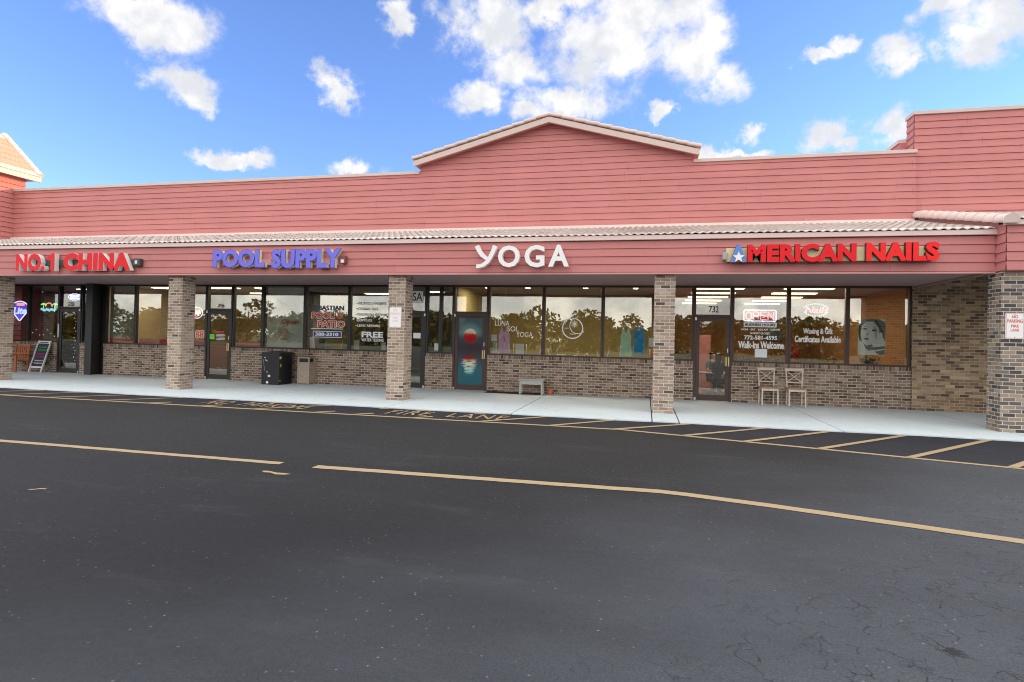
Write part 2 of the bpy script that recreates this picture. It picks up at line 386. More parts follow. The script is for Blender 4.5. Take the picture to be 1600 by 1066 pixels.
def glyphs(text, bold=0.0, depth=0.0, shear=0.0, bevel=0.0, space=1.0, align='LEFT', res=3):
    cu = bpy.data.curves.new('txt', 'FONT'); cu.body = text; cu.extrude = depth/2; cu.offset = bold; cu.shear = shear
    cu.space_character = space; cu.resolution_u = res; cu.align_x = align; cu.bevel_depth = bevel
    o = bpy.data.objects.new('txt', cu); COL.objects.link(o)
    dg = bpy.context.evaluated_depsgraph_get(); dg.update()
    me = bpy.data.meshes.new_from_object(o.evaluated_get(dg))
    vs = [v.co.copy() for v in me.vertices]; fs = [tuple(p.vertices) for p in me.polygons]; ns = [p.normal.z for p in me.polygons]
    bpy.data.objects.remove(o); bpy.data.curves.remove(cu); bpy.data.meshes.remove(me)
    return vs, fs, ns
def fit(vs, x0, x1, z0, z1, yf, depth, depth0):
    xs = [v.x for v in vs]; zs = [v.y for v in vs]; a, b = min(xs), max(xs); c, d = min(zs), max(zs)
    zz = [v.z for v in vs]; e, f = min(zz), max(zz)
    return [(x0+(v.x-a)/(b-a)*(x1-x0), (yf + (f-v.z)/(f-e)*depth) if f-e > 1e-6 else yf, z0+(v.y-c)/(d-c)*(z1-z0)) for v in vs]
def lettering(text, x0, x1, z0, z1, y, m, parent, bold=0.0, shear=0.0, name='lettering', mb=None, mi=0, depth=0.003, space=1.0):
    vs, fs, ns = glyphs(text, bold, 0.05, shear, space=space)
    pv = fit(vs, x0, x1, z0, z1, y, depth, 0.05)
    b = mb or MB(); b.add(pv, fs, mi)
    if mb is None: return b.build(name, m, parent)
    return b

# ------------------------------------------------------------------ ground, walk, markings
def asphalt_fn(t, b):
    tc = t.new('ShaderNodeTexCoord').outputs['Object']
    s = t.new('ShaderNodeSeparateXYZ'); t.l.new(tc, s.inputs[0]); X, Y = s.outputs[0], s.outputs[1]
    fine = t.noise(tc, 260, 3, 0.7); mid = t.noise(tc, 22, 5, 0.65); big = t.noise(tc, 0.33, 5, 0.6)
    strk = t.noise(t.vmath('MULTIPLY', tc, (0.16, 1.4, 1)), 0.9, 5, 0.65)
    # old worn paving towards the right of the lot, smooth sealer elsewhere
    wv = t.math('ADD', t.math('ADD', t.math('MULTIPLY', X, 0.42), t.math('MULTIPLY', t.math('SUBTRACT', Y, 5.0), -0.36)), t.math('MULTIPLY', t.math('SUBTRACT', big, 0.5), 1.6))
    worn = t.smooth(wv, -1.1, 1.5)
    base = t.mix(worn, (0.0128, 0.0144, 0.0168), (0.060, 0.068, 0.080))
    base = t.mix(0.75, base, t.ramp(big, [(0.3, (0.84, 0.84, 0.85)), (0.7, (1.18, 1.18, 1.18))]), 'MULTIPLY')
    base = t.mix(0.8, base, t.ramp(strk, [(0.3, (0.86, 0.86, 0.87)), (0.72, (1.16, 1.16, 1.15))]), 'MULTIPLY')
    lane = t.smooth(t.math('ADD', Y, t.math('MULTIPLY', t.math('MAXIMUM', t.math('ADD', X, 0.35), 0.0), 0.285)), 10.86, 10.92)
    base = t.mix(t.math('MULTIPLY', lane, 0.85), base, (0.016, 0.018, 0.027))
    # pale dust speckle and scuffs
    vs = t.new('ShaderNodeTexVoronoi'); vs.inputs['Scale'].default_value = 14; t.l.new(tc, vs.inputs['Vector'])
    dots = t.math('MULTIPLY', t.smooth(vs.outputs['Distance'], 0.13, 0.06), t.smooth(t.noise(tc, 1.0, 5, 0.7), 0.44, 0.58))
    base = t.mix(t.math('MULTIPLY', dots, 0.75), base, (0.22, 0.22, 0.22))
    sc = t.smooth(t.noise(t.vmath('MULTIPLY', tc, (0.35, 1.6, 1)), 1.1, 6, 0.7), 0.55, 0.74)
    base = t.mix(t.math('MULTIPLY', sc, 0.14), base, (0.13, 0.135, 0.14))
    oil = t.smooth(t.noise(t.vmath('ADD', tc, (31, 7, 0)), 0.8, 5, 0.62), 0.64, 0.8)
    base = t.mix(t.math('MULTIPLY', oil, 0.5), base, (0.025, 0.025, 0.027))
    # alligator cracks in the worn area
    wq = t.vmath('ADD', tc, t.vmath('MULTIPLY', t.noise(tc, 14, 4, 0.65, 'Color'), (0.09, 0.09, 0)))
    vc = t.new('ShaderNodeTexVoronoi', feature='DISTANCE_TO_EDGE'); vc.inputs['Scale'].default_value = 7.0; t.l.new(wq, vc.inputs['Vector'])
    cm = t.math('MULTIPLY', t.smooth(wv, 0.25, 1.2), t.smooth(t.noise(tc, 4.5, 5, 0.65), 0.47, 0.58))
    crack = t.math('MULTIPLY', t.smooth(vc.outputs['Distance'], 0.035, 0.006), cm)
    vc2 = t.new('ShaderNodeTexVoronoi', feature='DISTANCE_TO_EDGE'); vc2.inputs['Scale'].default_value = 21; t.l.new(wq, vc2.inputs['Vector'])
    crack2 = t.math('MULTIPLY', t.smooth(vc2.outputs['Distance'], 0.06, 0.01), t.math('MULTIPLY', t.smooth(wv, 0.2, 1.2), t.smooth(t.noise(tc, 3.7, 4), 0.55, 0.66)))
    ck = t.math('MAXIMUM', crack, t.math('MULTIPLY', crack2, 0.8))
    base = t.mix(t.math('MULTIPLY', ck, 0.8), base, (0.012, 0.012, 0.013))
    gr = t.noise(tc, 75, 3, 0.75)
    base = t.mix(t.math('ADD', 0.35, t.math('MULTIPLY', worn, 0.5)), base, t.ramp(gr, [(0.30, (0.55, 0.55, 0.56)), (0.5, (1.0, 1.0, 1.0)), (0.70, (1.5, 1.5, 1.49))]), 'MULTIPLY')
    base = t.mix(0.9, base, t.ramp(fine, [(0.28, (0.62, 0.62, 0.63)), (0.72, (1.4, 1.4, 1.4))]), 'MULTIPLY')
    t.l.new(base, b.inputs['Base Color'])
    rg = t.math('ADD', 0.60, t.math('MULTIPLY', mid, 0.3)); t.l.new(rg, b.inputs['Roughness'])
    h = t.math('ADD', t.math('MULTIPLY', fine, 0.6), t.math('ADD', t.math('MULTIPLY', mid, 0.5), t.math('MULTIPLY', ck, -1.5)))
    bn = t.new('ShaderNodeBump'); bn.inputs['Strength'].default_value = 0.5; bn.inputs['Distance'].default_value = 0.006
    t.l.new(h, bn.inputs['Height']); t.l.new(bn.outputs[0], b.inputs['Normal'])
ASPH = mat('asphalt', rough=0.7, spec=0.28, fn=asphalt_fn)
GZ = -0.012
g = MB(); g.quad((-600, -600, GZ), (600, -600, GZ), (600, 600, GZ), (-600, 600, GZ))
tag(g.build('parking_lot', ASPH), 'dark grey asphalt parking lot in front of the shops', 'parking lot', kind='structure')

def conc_fn(t, b):
    tc = t.new('ShaderNodeTexCoord').outputs['Object']
    big = t.noise(tc, 0.5, 6, 0.62); mid = t.noise(tc, 7, 5, 0.6); fine = t.noise(tc, 120, 3)
    c = t.ramp(big, [(0.25, (0.53, 0.62, 0.665)), (0.75, (0.645, 0.735, 0.78))])
    c = t.mix(0.5, c, t.ramp(mid, [(0.3, (0.88, 0.88, 0.87)), (0.7, (1.08, 1.08, 1.08))]), 'MULTIPLY')
    c = t.mix(0.35, c, t.ramp(fine, [(0.3, (0.85, 0.85, 0.85)), (0.7, (1.1, 1.1, 1.1))]), 'MULTIPLY')
    st = t.smooth(t.noise(t.vmath('ADD', tc, (5, 9, 0)), 1.1, 6, 0.65), 0.60, 0.78)
    c = t.mix(t.math('MULTIPLY', st, 0.5), c, (0.26, 0.27, 0.265))
    gum = t.new('ShaderNodeTexVoronoi'); gum.inputs['Scale'].default_value = 3.2; t.l.new(tc, gum.inputs['Vector'])
    c = t.mix(t.math('MULTIPLY', t.smooth(gum.outputs['Distance'], 0.085, 0.06), t.smooth(t.noise(tc, 1.7, 2), 0.5, 0.56)), c, (0.20, 0.20, 0.20))
    t.l.new(c, b.inputs['Base Color'])
    bn = t.new('ShaderNodeBump'); bn.inputs['Strength'].default_value = 0.2; bn.inputs['Distance'].default_value = 0.004
    t.l.new(fine, bn.inputs['Height']); t.l.new(bn.outputs[0], b.inputs['Normal'])
CONC = mat('concrete', rough=0.8, spec=0.3, fn=conc_fn)
s = MB()
# slabs with open joints running back to the shop fronts
joints = [-40, -34.2, -31.3, -28.4, -25.5, -22.6, -19.0, -16.1, -13.1, -9.4, -5.66, -2.76, 0.17, 0.70, 3.68, 6.95, 9.9, 12.8, 16, 19, 22, 25]
for a, b in zip(joints[:-1], joints[1:]):
    n = max(2, int((b-a)/0.25)); front = []
    for i in range(n+1):
        x = a+0.012+(b-a-0.024)*i/n; front.append((x, 12.17+0.02*sin(x*1.7)+0.018*rnd.uniform(-1, 1)))
    for (xa, ya), (xb, yb) in zip(front[:-1], front[1:]):
        s.quad((xa, ya, 0.010), (xb, yb, 0.010), (xb, 17.4, 0.010), (xa, 17.4, 0.010))
        s.quad((xa, ya, GZ-0.03), (xb, yb, GZ-0.03), (xb, yb, 0.010), (xa, ya, 0.010))
    s.quad((a+0.012, front[0][1], -0.04), (a+0.012, 17.4, -0.04), (a+0.012, 17.4, 0.01), (a+0.012, front[0][1], 0.01))
    s.quad((b-0.012, front[-1][1], -0.04), (b-0.012, 17.4, -0.04), (b-0.012, 17.4, 0.01), (b-0.012, front[-1][1], 0.01))
tag(s.build('sidewalk', CONC), 'pale concrete sidewalk under the shop canopy', 'sidewalk', kind='structure')

def paint_fn(base):
    def fn(t, b):
        tc = t.new('ShaderNodeTexCoord').outputs['Object']
        c = t.mix(t.noise(tc, 9, 5, 0.65), tuple(x*0.82 for x in base), tuple(min(1, x*1.12) for x in base))
        wear = t.smooth(t.noise(tc, 38, 5, 0.7), 0.63, 0.74)
        c = t.mix(t.math('MULTIPLY', wear, 0.8), c, (0.06, 0.06, 0.065))
        t.l.new(c, b.inputs['Base Color'])
    return mat('yellow_road_paint', rough=0.65, spec=0.3, fn=fn)
YEL = paint_fn((0.385, 0.295, 0.175))
YELW = mat('worn_yellow_paint', rough=0.7, spec=0.3, fn=lambda t, b: t.l.new(t.mix(t.smooth(t.noise(t.new('ShaderNodeTexCoord').outputs['Object'], 16, 5, 0.7), 0.46, 0.62), (0.46, 0.34, 0.19), (0.07, 0.065, 0.055)), b.inputs['Base Color']))
MZ = GZ+0.005
def stripe(mb, pts, w):
    P = [Vector((x, y, 0)) for x, y in pts]; L = []; Rr = []
    for i, p in enumerate(P):
        t = (P[min(i+1, len(P)-1)]-P[max(i-1, 0)]).normalized(); n = Vector((-t.y, t.x, 0))*w/2
        L.append(p+n); Rr.append(p-n)
    for i in range(len(P)-1):
        mb.quad(*[(q.x, q.y, MZ) for q in (Rr[i], Rr[i+1], L[i+1], L[i])])
    return mb
def seg(a, b, n, jit=0.0):
    return [(a[0]+(b[0]-a[0])*i/n, a[1]+(b[1]-a[1])*i/n + rnd.uniform(-jit, jit)) for i in range(n+1)]
el_ = MB()
stripe(el_, [(-40, 10.9), (-20, 10.9), (-8, 10.89), (-0.42, 10.90), (0.69, 10.60), (1.73, 10.31), (2.76, 10.04), (3.87, 9.72), (5.08, 9.38), (9, 8.28)], 0.115)
tag(el_.build('fire_lane_edge_line', YEL), 'long yellow line along the edge of the fire lane', 'road marking', kind='structure')
h = MB()
def edge_y(x): return 10.9 if x < -0.42 else 10.9-(x+0.42)*0.276
MZ = GZ+0.009
ends = [7.4, 6.05, 4.70, 3.44, 2.30, 0.88, -0.57, -1.95, -3.32, -4.62, -5.5, -6.93, -8.25, -9.6, -10.9, -12.42, -13.86, -15.13, -16.5, -17.9, -19.3, -20.7]
for e in ends:
    t = 0.0; x, y = e, 12.13
    slope = 1.25 if e < 0 else 1.0 + 0.16/ (1+e*0.2)
    dx = (1.15 if e < 0 else 1.25+0.16*e)
    xs, ys = e-dx, edge_y(e-dx)
    if -5.6 < e < -2.0 or -10.0 < e < -7.9:      # interrupted where the words are painted
        stripe(h, [(xs, ys), (xs+(x-xs)*0.26, ys+(y-ys)*0.26)], 0.11)
        stripe(h, [(xs+(x-xs)*0.84, ys+(y-ys)*0.84), (x, y)], 0.11)
    else: stripe(h, [(xs, ys), (x, y)], 0.11)
tag(h.build('fire_lane_hatching', YEL), 'yellow diagonal hatching between the edge line and the sidewalk', 'road marking', kind='structure')
MZ = GZ+0.005
def ground_text(name, text, x0, x1, y0, y1, label):
    vs, fs, ns = glyphs(text, 0.004, 0.0, 0.0, space=1.15)
    xs = [v.x for v in vs]; ys = [v.y for v in vs]; a, b_ = min(xs), max(xs); c, d = min(ys), max(ys)
    m = MB(); m.add([(x0+(v.x-a)/(b_-a)*(x1-x0), y0+(v.y-c)/(d-c)*(y1-y0), GZ+0.013) for v in vs], fs)
    tag(m.build(name, YELW), label, 'road marking', kind='structure')
ground_text('fire_lane_lettering', 'FIRE  LANE', -5.25, -2.70, 11.24, 11.86, 'yellow words FIRE LANE painted on the asphalt')
ground_text('no_parking_lettering', 'NO  PARKING', -9.75, -7.15, 11.24, 11.86, 'yellow words NO PARKING painted on the asphalt')
l2 = MB()
stripe(l2, seg((-30, 6.60), (-8.94, 6.53), 8)+seg((-8.7, 6.53), (-4.40, 6.50), 24, 0.006), 0.13)
stripe(l2, seg((-3.92, 6.47), (0.18, 6.57), 24, 0.005)+[(0.45, 6.535)]+seg((1.24, 6.36), (3.17, 5.83), 12, 0.004)+[(8, 4.5)], 0.15)
tag(l2.build('parking_line', YEL), 'long yellow line crossing the lot with a gap and a bend', 'road marking', kind='structure')
ch = MB(); ch.add([(-4.37, 6.07, MZ), (-4.30, 6.02, MZ), (-4.22, 6.03, MZ), (-4.12, 5.97, MZ), (-4.02, 5.99, MZ), (-3.95, 6.04, MZ), (-4.08, 6.06, MZ), (-4.16, 6.05, MZ), (-4.26, 6.09, MZ), (-4.33, 6.10, MZ)], [tuple(range(10))])
c2 = MB(); c2.add([(-6.02, 4.66, MZ), (-5.98, 4.64, MZ), (-5.92, 4.70, MZ), (-5.86, 4.72, MZ), (-5.87, 4.745, MZ), (-5.95, 4.72, MZ)], [tuple(range(6))])
tag(c2.build('paint_scuff', YELW), 'small faint yellow scuff on the asphalt at the left', 'road marking', kind='structure')
tag(ch.build('broken_paint_mark', YEL), 'torn scrap of yellow paint beside the gap in the parking line', 'road marking', kind='structure')

# ------------------------------------------------------------------ the shops
mall = thing('strip_mall', 'long pink strip mall with brick shopfronts, central gable and tiled canopy', 'building', (-6, 17, 0))
YW = 17.0
def clip_band(poly, z0, z1):
    def clip(p, keep, zc):
        out = []
        for i in range(len(p)):
            a, b = p[i-1], p[i]; ka, kb = keep(a[1]), keep(b[1])
            if ka != kb:
                t = (zc-a[1])/(b[1]-a[1]); out.append((a[0]+(b[0]-a[0])*t, zc))
            if kb: out.append(b)
        return out
    p = clip(poly, lambda z: z >= z0-1e-9, z0)
    return clip(p, lambda z: z <= z1+1e-9, z1) if p else p
def siding(mb, poly, y, course=0.181, lip=0.018, z_first=None, m=0, axis='y', back=None):
    """lapped boards over a polygon (x,z); a board's lower lip stands proud with a dark reveal under it"""
    zs = [p[1] for p in poly]; z = z_first if z_first is not None else min(zs)
    while z < max(zs)-1e-4:
        zt = z+course
        b = clip_band(poly, z+0.011, zt)
        if len(b) >= 3:
            f = []
            for x, zz in b:
                k = 1-(zz-z)/course; f.append((x, y-lip*k, zz))
            mb.add(f, [tuple(range(len(f)))], m)
            lo = [p for p in b if abs(p[1]-(z+0.011)) < 1e-6]
            if len(lo) >= 2:
                xa, xb = min(p[0] for p in lo), max(p[0] for p in lo)
                mb.quad((xa, y-lip, z+0.011), (xa, y+0.012, z+0.011), (xb, y+0.012, z+0.011), (xb, y-lip, z+0.011), m)
        c = clip_band(poly, z, z+0.011)
        if len(c) >= 3: mb.add([(x, y+0.008, zz) for x, zz in c], [tuple(range(len(c)))], m)
        z = zt
    return mb
PY = 16.95       # plane of the parapet
# parapet walls left and right of the gable
w = MB(); siding(w, [(-23.0, 4.75), (-6.90, 4.75), (-6.90, 6.65), (-23.0, 6.65)], PY, z_first=4.74)
w.box(-23.0, -6.9, PY+0.02, PY+0.25, 4.75, 6.64); w.build('parapet', PINK, mall)
w = MB(); siding(w, [(1.20, 4.75), (6.74, 4.75), (6.74, 6.65), (1.20, 6.65)], PY, z_first=4.74)
w.box(1.2, 6.74, PY+0.02, PY+0.25, 4.75, 6.64); w.build('parapet', PINK, mall)
c = MB(); c.box(-22.99, -6.92, PY-0.05, PY+0.29, 6.645, 6.735); c.build('coping', COPE, mall, bevel=0.006)
c = MB(); c.box(1.22, 6.755, PY-0.05, PY+0.29, 6.645, 6.735); c.build('coping', COPE, mall, bevel=0.006)
# gable
GL, GP, GR = (-7.02, 6.98), (-2.85, 8.09), (1.36, 6.93)
def rake_z(x):
    a, b = (GL, GP) if x <= GP[0] else (GP, GR); return a[1]+(b[1]-a[1])*(x-a[0])/(b[0]-a[0])
w = MB(); gp = [(-6.90, 4.75), (1.20, 4.75), (1.20, rake_z(1.2)-0.10), (GP[0], GP[1]-0.10), (-6.90, rake_z(-6.9)-0.10)]
siding(w, gp, PY, z_first=4.74)
w.prism([(x, z-0.02) for x, z in gp], PY+0.02, PY+1.6); w.build('gable_wall', PINK, mall)
c = MB()
for a, b in ((GL, GP), (GP, GR)):
    d = Vector((b[0]-a[0], 0, b[1]-a[1])).normalized(); n = Vector((-d.z, 0, d.x))
    def P(q, y, o): return (q[0]+n.x*o, y, q[1]+n.z*o)
    vs = [(a[0], 16.66, a[1]-0.16), (b[0], 16.66, b[1]-0.16), (b[0], 16.66, b[1]), (a[0], 16.66, a[1]), (a[0], 16.71, a[1]-0.16), (b[0], 16.71, b[1]-0.16), (b[0], 16.71, b[1]), (a[0], 16.71, a[1])]
    c.add(vs, [(0,1,2,3),(7,6,5,4),(0,4,5,1),(3,2,6,7),(0,3,7,4),(1,5,6,2)])
c.build('rake_board', COPE, mall)
c = MB()
for a, b in ((GL, GP), (GP, GR)):
    vs = [(a[0], 16.71, a[1]-0.11), (b[0], 16.71, b[1]-0.11), (b[0], 18.6, b[1]-0.11), (a[0], 18.6, a[1]-0.11), (a[0], 16.71, a[1]-0.005), (b[0], 16.71, b[1]-0.005), (b[0], 18.6, b[1]-0.005), (a[0], 18.6, a[1]-0.005)]
    c.add(vs, [(3,2,1,0),(4,5,6,7),(0,1,5,4),(2,3,7,6),(3,0,4,7),(1,2,6,5)])
c.build('gable_roof', PINKB, mall)
def barrel_row(mb, a, b, r, n, dirv=(0, 0, 1), squash=0.8, drop=0.05, m=0):
    """overlapping half round tiles from a (low) to b (high)"""
    a, b = Vector(a), Vector(b); ax = (b-a)/n; t = ax.normalized(); up = Vector(dirv); sd = t.cross(up).normalized(); up = sd.cross(t)
    for i in range(n):
        p0 = a+ax*i-ax*0.06+up*0.018; p1 = a+ax*(i+1)+up*0.0; vs = []; K = 10
        for p, rr in ((p0, r*1.04), (p1, r*0.93)):
            for k in range(K+1):
                an = pi*k/K; vs.append(p+sd*cos(an)*rr+up*(sin(an)*rr*squash))
            vs.append(p-sd*rr-up*drop); vs.append(p+sd*rr-up*drop)
        Q = K+3; fs = [(k, k+Q, k+1+Q, k+1) for k in range(Q-1)]+[(Q-1, 2*Q-1, Q, 0)]
        mb.add(vs, fs, m, True)
        mb.add([vs[k] for k in range(Q)], [tuple(range(Q))], m); mb.add([vs[Q+k] for k in range(Q)], [tuple(range(Q))[::-1]], m)
    return mb
c = MB(); barrel_row(c, (GL[0]-0.02, 16.77, GL[1]+0.07), (GP[0], 16.77, GP[1]+0.07), 0.135, 12, squash=0.62, drop=0.04)
barrel_row(c, (GR[0]+0.02, 16.77, GR[1]+0.07), (GP[0], 16.77, GP[1]+0.07), 0.135, 12, squash=0.62, drop=0.04)
c.build('rake_tile', GABTILE, mall)
# tall false front at the right end, extended unseen to keep sun off the lot
w = MB(); siding(w, [(6.72, 4.95), (70, 4.95), (70, 7.66), (6.72, 7.66)], 17.02, z_first=4.935)
w.box(6.72, 70, 17.04, 17.46, 4.6, 7.655)
z = 4.935                                       # lapped left return
while z < 7.6:
    w.add([(6.698, 17.02, z+0.011), (6.698, 17.46, z+0.011), (6.715, 17.46, min(z+0.181, 7.66)), (6.715, 17.02, min(z+0.181, 7.66))], [(3, 2, 1, 0)]); z += 0.181
w.build('raised_parapet', PINK, mall)
c = MB(); c.box(6.68, 70, 16.97, 17.49, 7.66, 7.75); c.build('coping', COPE, mall, bevel=0.006)
w = MB(); w.box(6.55, 6.72, 17.46, 24, 4.6, 7.08); w.box(6.52, 6.74, 17.47, 24.02, 7.08, 7.18, 1); w.build('roof_parapet', [PINK, CREAM], mall)
# flat roof deck of the building behind the parapets
w = MB(); w.box(-23, 14, 17.47, 30, 4.4, 5.6); w.build('roof_deck', mat('roof_membrane', (0.35, 0.34, 0.33), 0.9, var=0.2), mall)

# canopy: fascia, trim, tiled roof, soffit
FY = 13.45
w = MB(); siding(w, [(-26, 3.165), (6.77, 3.165), (6.77, 3.885), (-26, 3.885)], FY, course=0.18, z_first=3.165)
w.box(-26, 6.77, FY+0.02, FY+0.14, 3.14, 3.88)
w.build('fascia', PINK, mall)
w = MB(); w.box(-26, 6.77, FY-0.03, FY+0.01, 3.125, 3.163); w.build('fascia_trim', mat('peeling_trim_paint', rough=0.6, fn=lambda t, b: t.l.new(t.mix(t.smooth(t.noise(t.vmath('MULTIPLY', t.new('ShaderNodeTexCoord').outputs['Object'], (0.8, 1, 22)), 1.6, 5, 0.7), 0.62, 0.70), (0.60, 0.285, 0.275), (0.72, 0.60, 0.52)), b.inputs['Base Color'])), mall, bevel=0.004)
w = MB(); w.box(-26, 6.775, FY-0.07, FY+0.05, 3.90, 4.0); w.build('eave_board', CREAM, mall, bevel=0.005)
w = MB(); w.box(-26, 6.78, FY+0.14, 17.05, 3.205, 3.24); w.build('soffit', SOFFIT, mall)
def tile_roof(mb, x0, x1, ye, ze, yt, zt, n=10, pitch=0.165, amp=0.020, sub=8, th=0.018, ax=None):
    slope = Vector((0, yt-ye, zt-ze)); nrm = Vector((0, -(zt-ze), yt-ye)).normalized()
    nx = int((x1-x0)/pitch*sub)
    def prof(x):
        t = (x/pitch) % 1.0
        return amp*(sin(pi*t/0.62) if t < 0.62 else -0.35*sin(pi*(t-0.62)/0.38))
    rows = []
    for j in range(n):
        for k, off in ((j/n-0.012, th), ((j+1)/n, 0.0)): rows.append((k, off))
    vs = []
    for k, off in rows:
        for i in range(nx+1):
            x = x0+(x1-x0)*i/nx; tj = 0.006*sin(12.9*floor(x/(2*pitch))+7.1*floor(k*n+0.5))
            p = Vector((x, ye, ze))+slope*k+nrm*(prof(x)+off+0.02+tj); vs.append(p)
    W_ = nx+1; fs = []
    for r in range(len(rows)-1):
        for i in range(nx): fs.append((r*W_+i, r*W_+i+1, (r+1)*W_+i+1, (r+1)*W_+i))
    mb.add(vs, fs, 0, True)
    lo = [vs[i]-nrm*(th+0.004) for i in range(W_)]
    mb.add(lo+vs[:W_], [(i, i+1, W_+i+1, W_+i) for i in range(nx)])
    return mb
EY, EZ, RY, RZ = 13.41, 4.005, 16.94, 4.845
w = MB(); tile_roof(w, -26, 6.72, EY, EZ, RY, RZ); w.build('canopy_roof', TILE, mall)
w = MB(); w.add([(-26, FY-0.02, 3.99), (6.76, FY-0.02, 3.99), (6.76, 16.96, 4.80), (-26, 16.96, 4.80)], [(0, 1, 2, 3)]); w.build('roof_underlay', mat('felt', (0.05, 0.045, 0.045), 0.9), mall)
w = MB(); w.box(-23, 6.7, 16.86, 16.925, 4.80, 4.93); w.build('roof_flashing', CREAM, mall, bevel=0.004)
# right hand canopy, one step forward and a little higher
FY2 = 13.12
w = MB(); siding(w, [(6.79, 3.15), (16, 3.15), (16, 4.03), (6.79, 4.03)], FY2, course=0.18, z_first=3.15)
w.box(6.79, 16, FY2+0.02, FY2+0.14, 3.14, 4.02)
z = 3.15
while z < 4.0:
    zt = min(z+0.18, 4.04)
    w.add([(6.763, FY2-0.02, z+0.011), (6.763, 13.45, z+0.011), (6.785, 13.45, zt), (6.785, FY2, zt)], [(3, 2, 1, 0)]); w.add([(6.763, FY2-0.02, z+0.011), (6.763, 13.45, z+0.011), (6.79, 13.45, z+0.011), (6.79, FY2, z+0.011)], [(0, 1, 2, 3)]); z += 0.18
w.add([(6.788, FY2, 3.14), (6.788, 13.59, 3.14), (6.788, 13.59, 4.13), (6.788, FY2, 4.03)], [(3, 2, 1, 0)])
w.build('fascia', PINK, mall)
w = MB(); w.box(6.75, 16, FY2-0.07, FY2+0.05, 4.03, 4.13); w.build('eave_board', CREAM, mall, bevel=0.005)
w = MB(); tile_roof(w, 6.86, 16, 13.08, 4.125, 16.98, 5.03); w.build('canopy_roof', TILE, mall)
w = MB(); barrel_row(w, (6.80, 13.0, 4.10), (6.80, 16.95, 5.03), 0.135, 11, squash=0.85, drop=0.06); w.build('rake_tile', BARREL, mall)
w = MB(); w.box(6.79, 16, FY2+0.14, 17.05, 4.05, 4.08); w.build('soffit', SOFFIT, mall)
w = MB(); w.box(6.785, 6.83, FY+0.14, 16.93, 3.15, 4.045); w.build('soffit_beam', SOFFIT, mall)
w = MB(); w.add([(6.80, 13.4, 4.06), (6.80, 16.95, 4.06), (6.80, 16.95, 5.0), (6.80, 13.4, 4.2)], [(3, 2, 1, 0)]); w.build('gable_infill', PINKB, mall)
# columns
def column(x, y, w_, d_, mat_, h=3.13):
    b = MB(); b.box(x, x+w_, y, y+d_, 0.008, h); return b.build('column', mat_, mall)
for x in (-32.35, -25.83, -19.32, -12.83, -6.29, 0.187): column(x, 13.56, 0.455, 0.47, BRICKC, 3.142)
column(6.77, 13.24, 1.1, 0.46, BRICKD, 3.142)

# shop front openings: x positions measured along the wall
def bricks(x0, x1, z1=1.0):
    b = MB(); b.box(x0, x1, 16.97, 17.14, 0.004, z1, 0); b.build('brick_base', BRICK, mall)
    b = MB(); b.box(x0, x1, 16.945, 17.14, z1+0.002, z1+0.1, 0); 
    o = b.build('brick_sill', ROWLOCK, mall)
    for l in o.data.uv_layers[0].data: l.uv[1] -= (z1+0.002-0.006)
WZ0, WZ1 = 1.10, 3.20
PANES = {}
def bay(x0, x1, key, z0=WZ0, z1=WZ1, m=BRONZE, g=GLASS, fw=0.05, name='window', label=None):
    b = MB(); x0 += 0.001; x1 -= 0.001
    b.box(x0, x0+fw, 16.99, 17.10, z0, z1); b.box(x1-fw, x1, 16.99, 17.10, z0, z1)
    b.box(x0+fw, x1-fw, 16.99, 17.10, z0, z0+0.05); b.box(x0+fw, x1-fw, 16.99, 17.10, z1-0.055, z1)
    o = b.build(name, m, mall, bevel=0.004)
    p = MB(); tl = rnd.uniform(-0.004, 0.004); tk = rnd.uniform(-0.003, 0.003)
    p.box(x0+fw-0.004, x1-fw+0.004, 17.045, 17.051, z0+0.046, z1-0.051)
    p.v = [(x, y+tl*(x-x0)/(x1-x0)*1.0+tk*(z-z0), z) for x, y, z in p.v]
    q = p.build('pane', g, o); PANES[key] = o
    if label: o['label'] = label
    return o
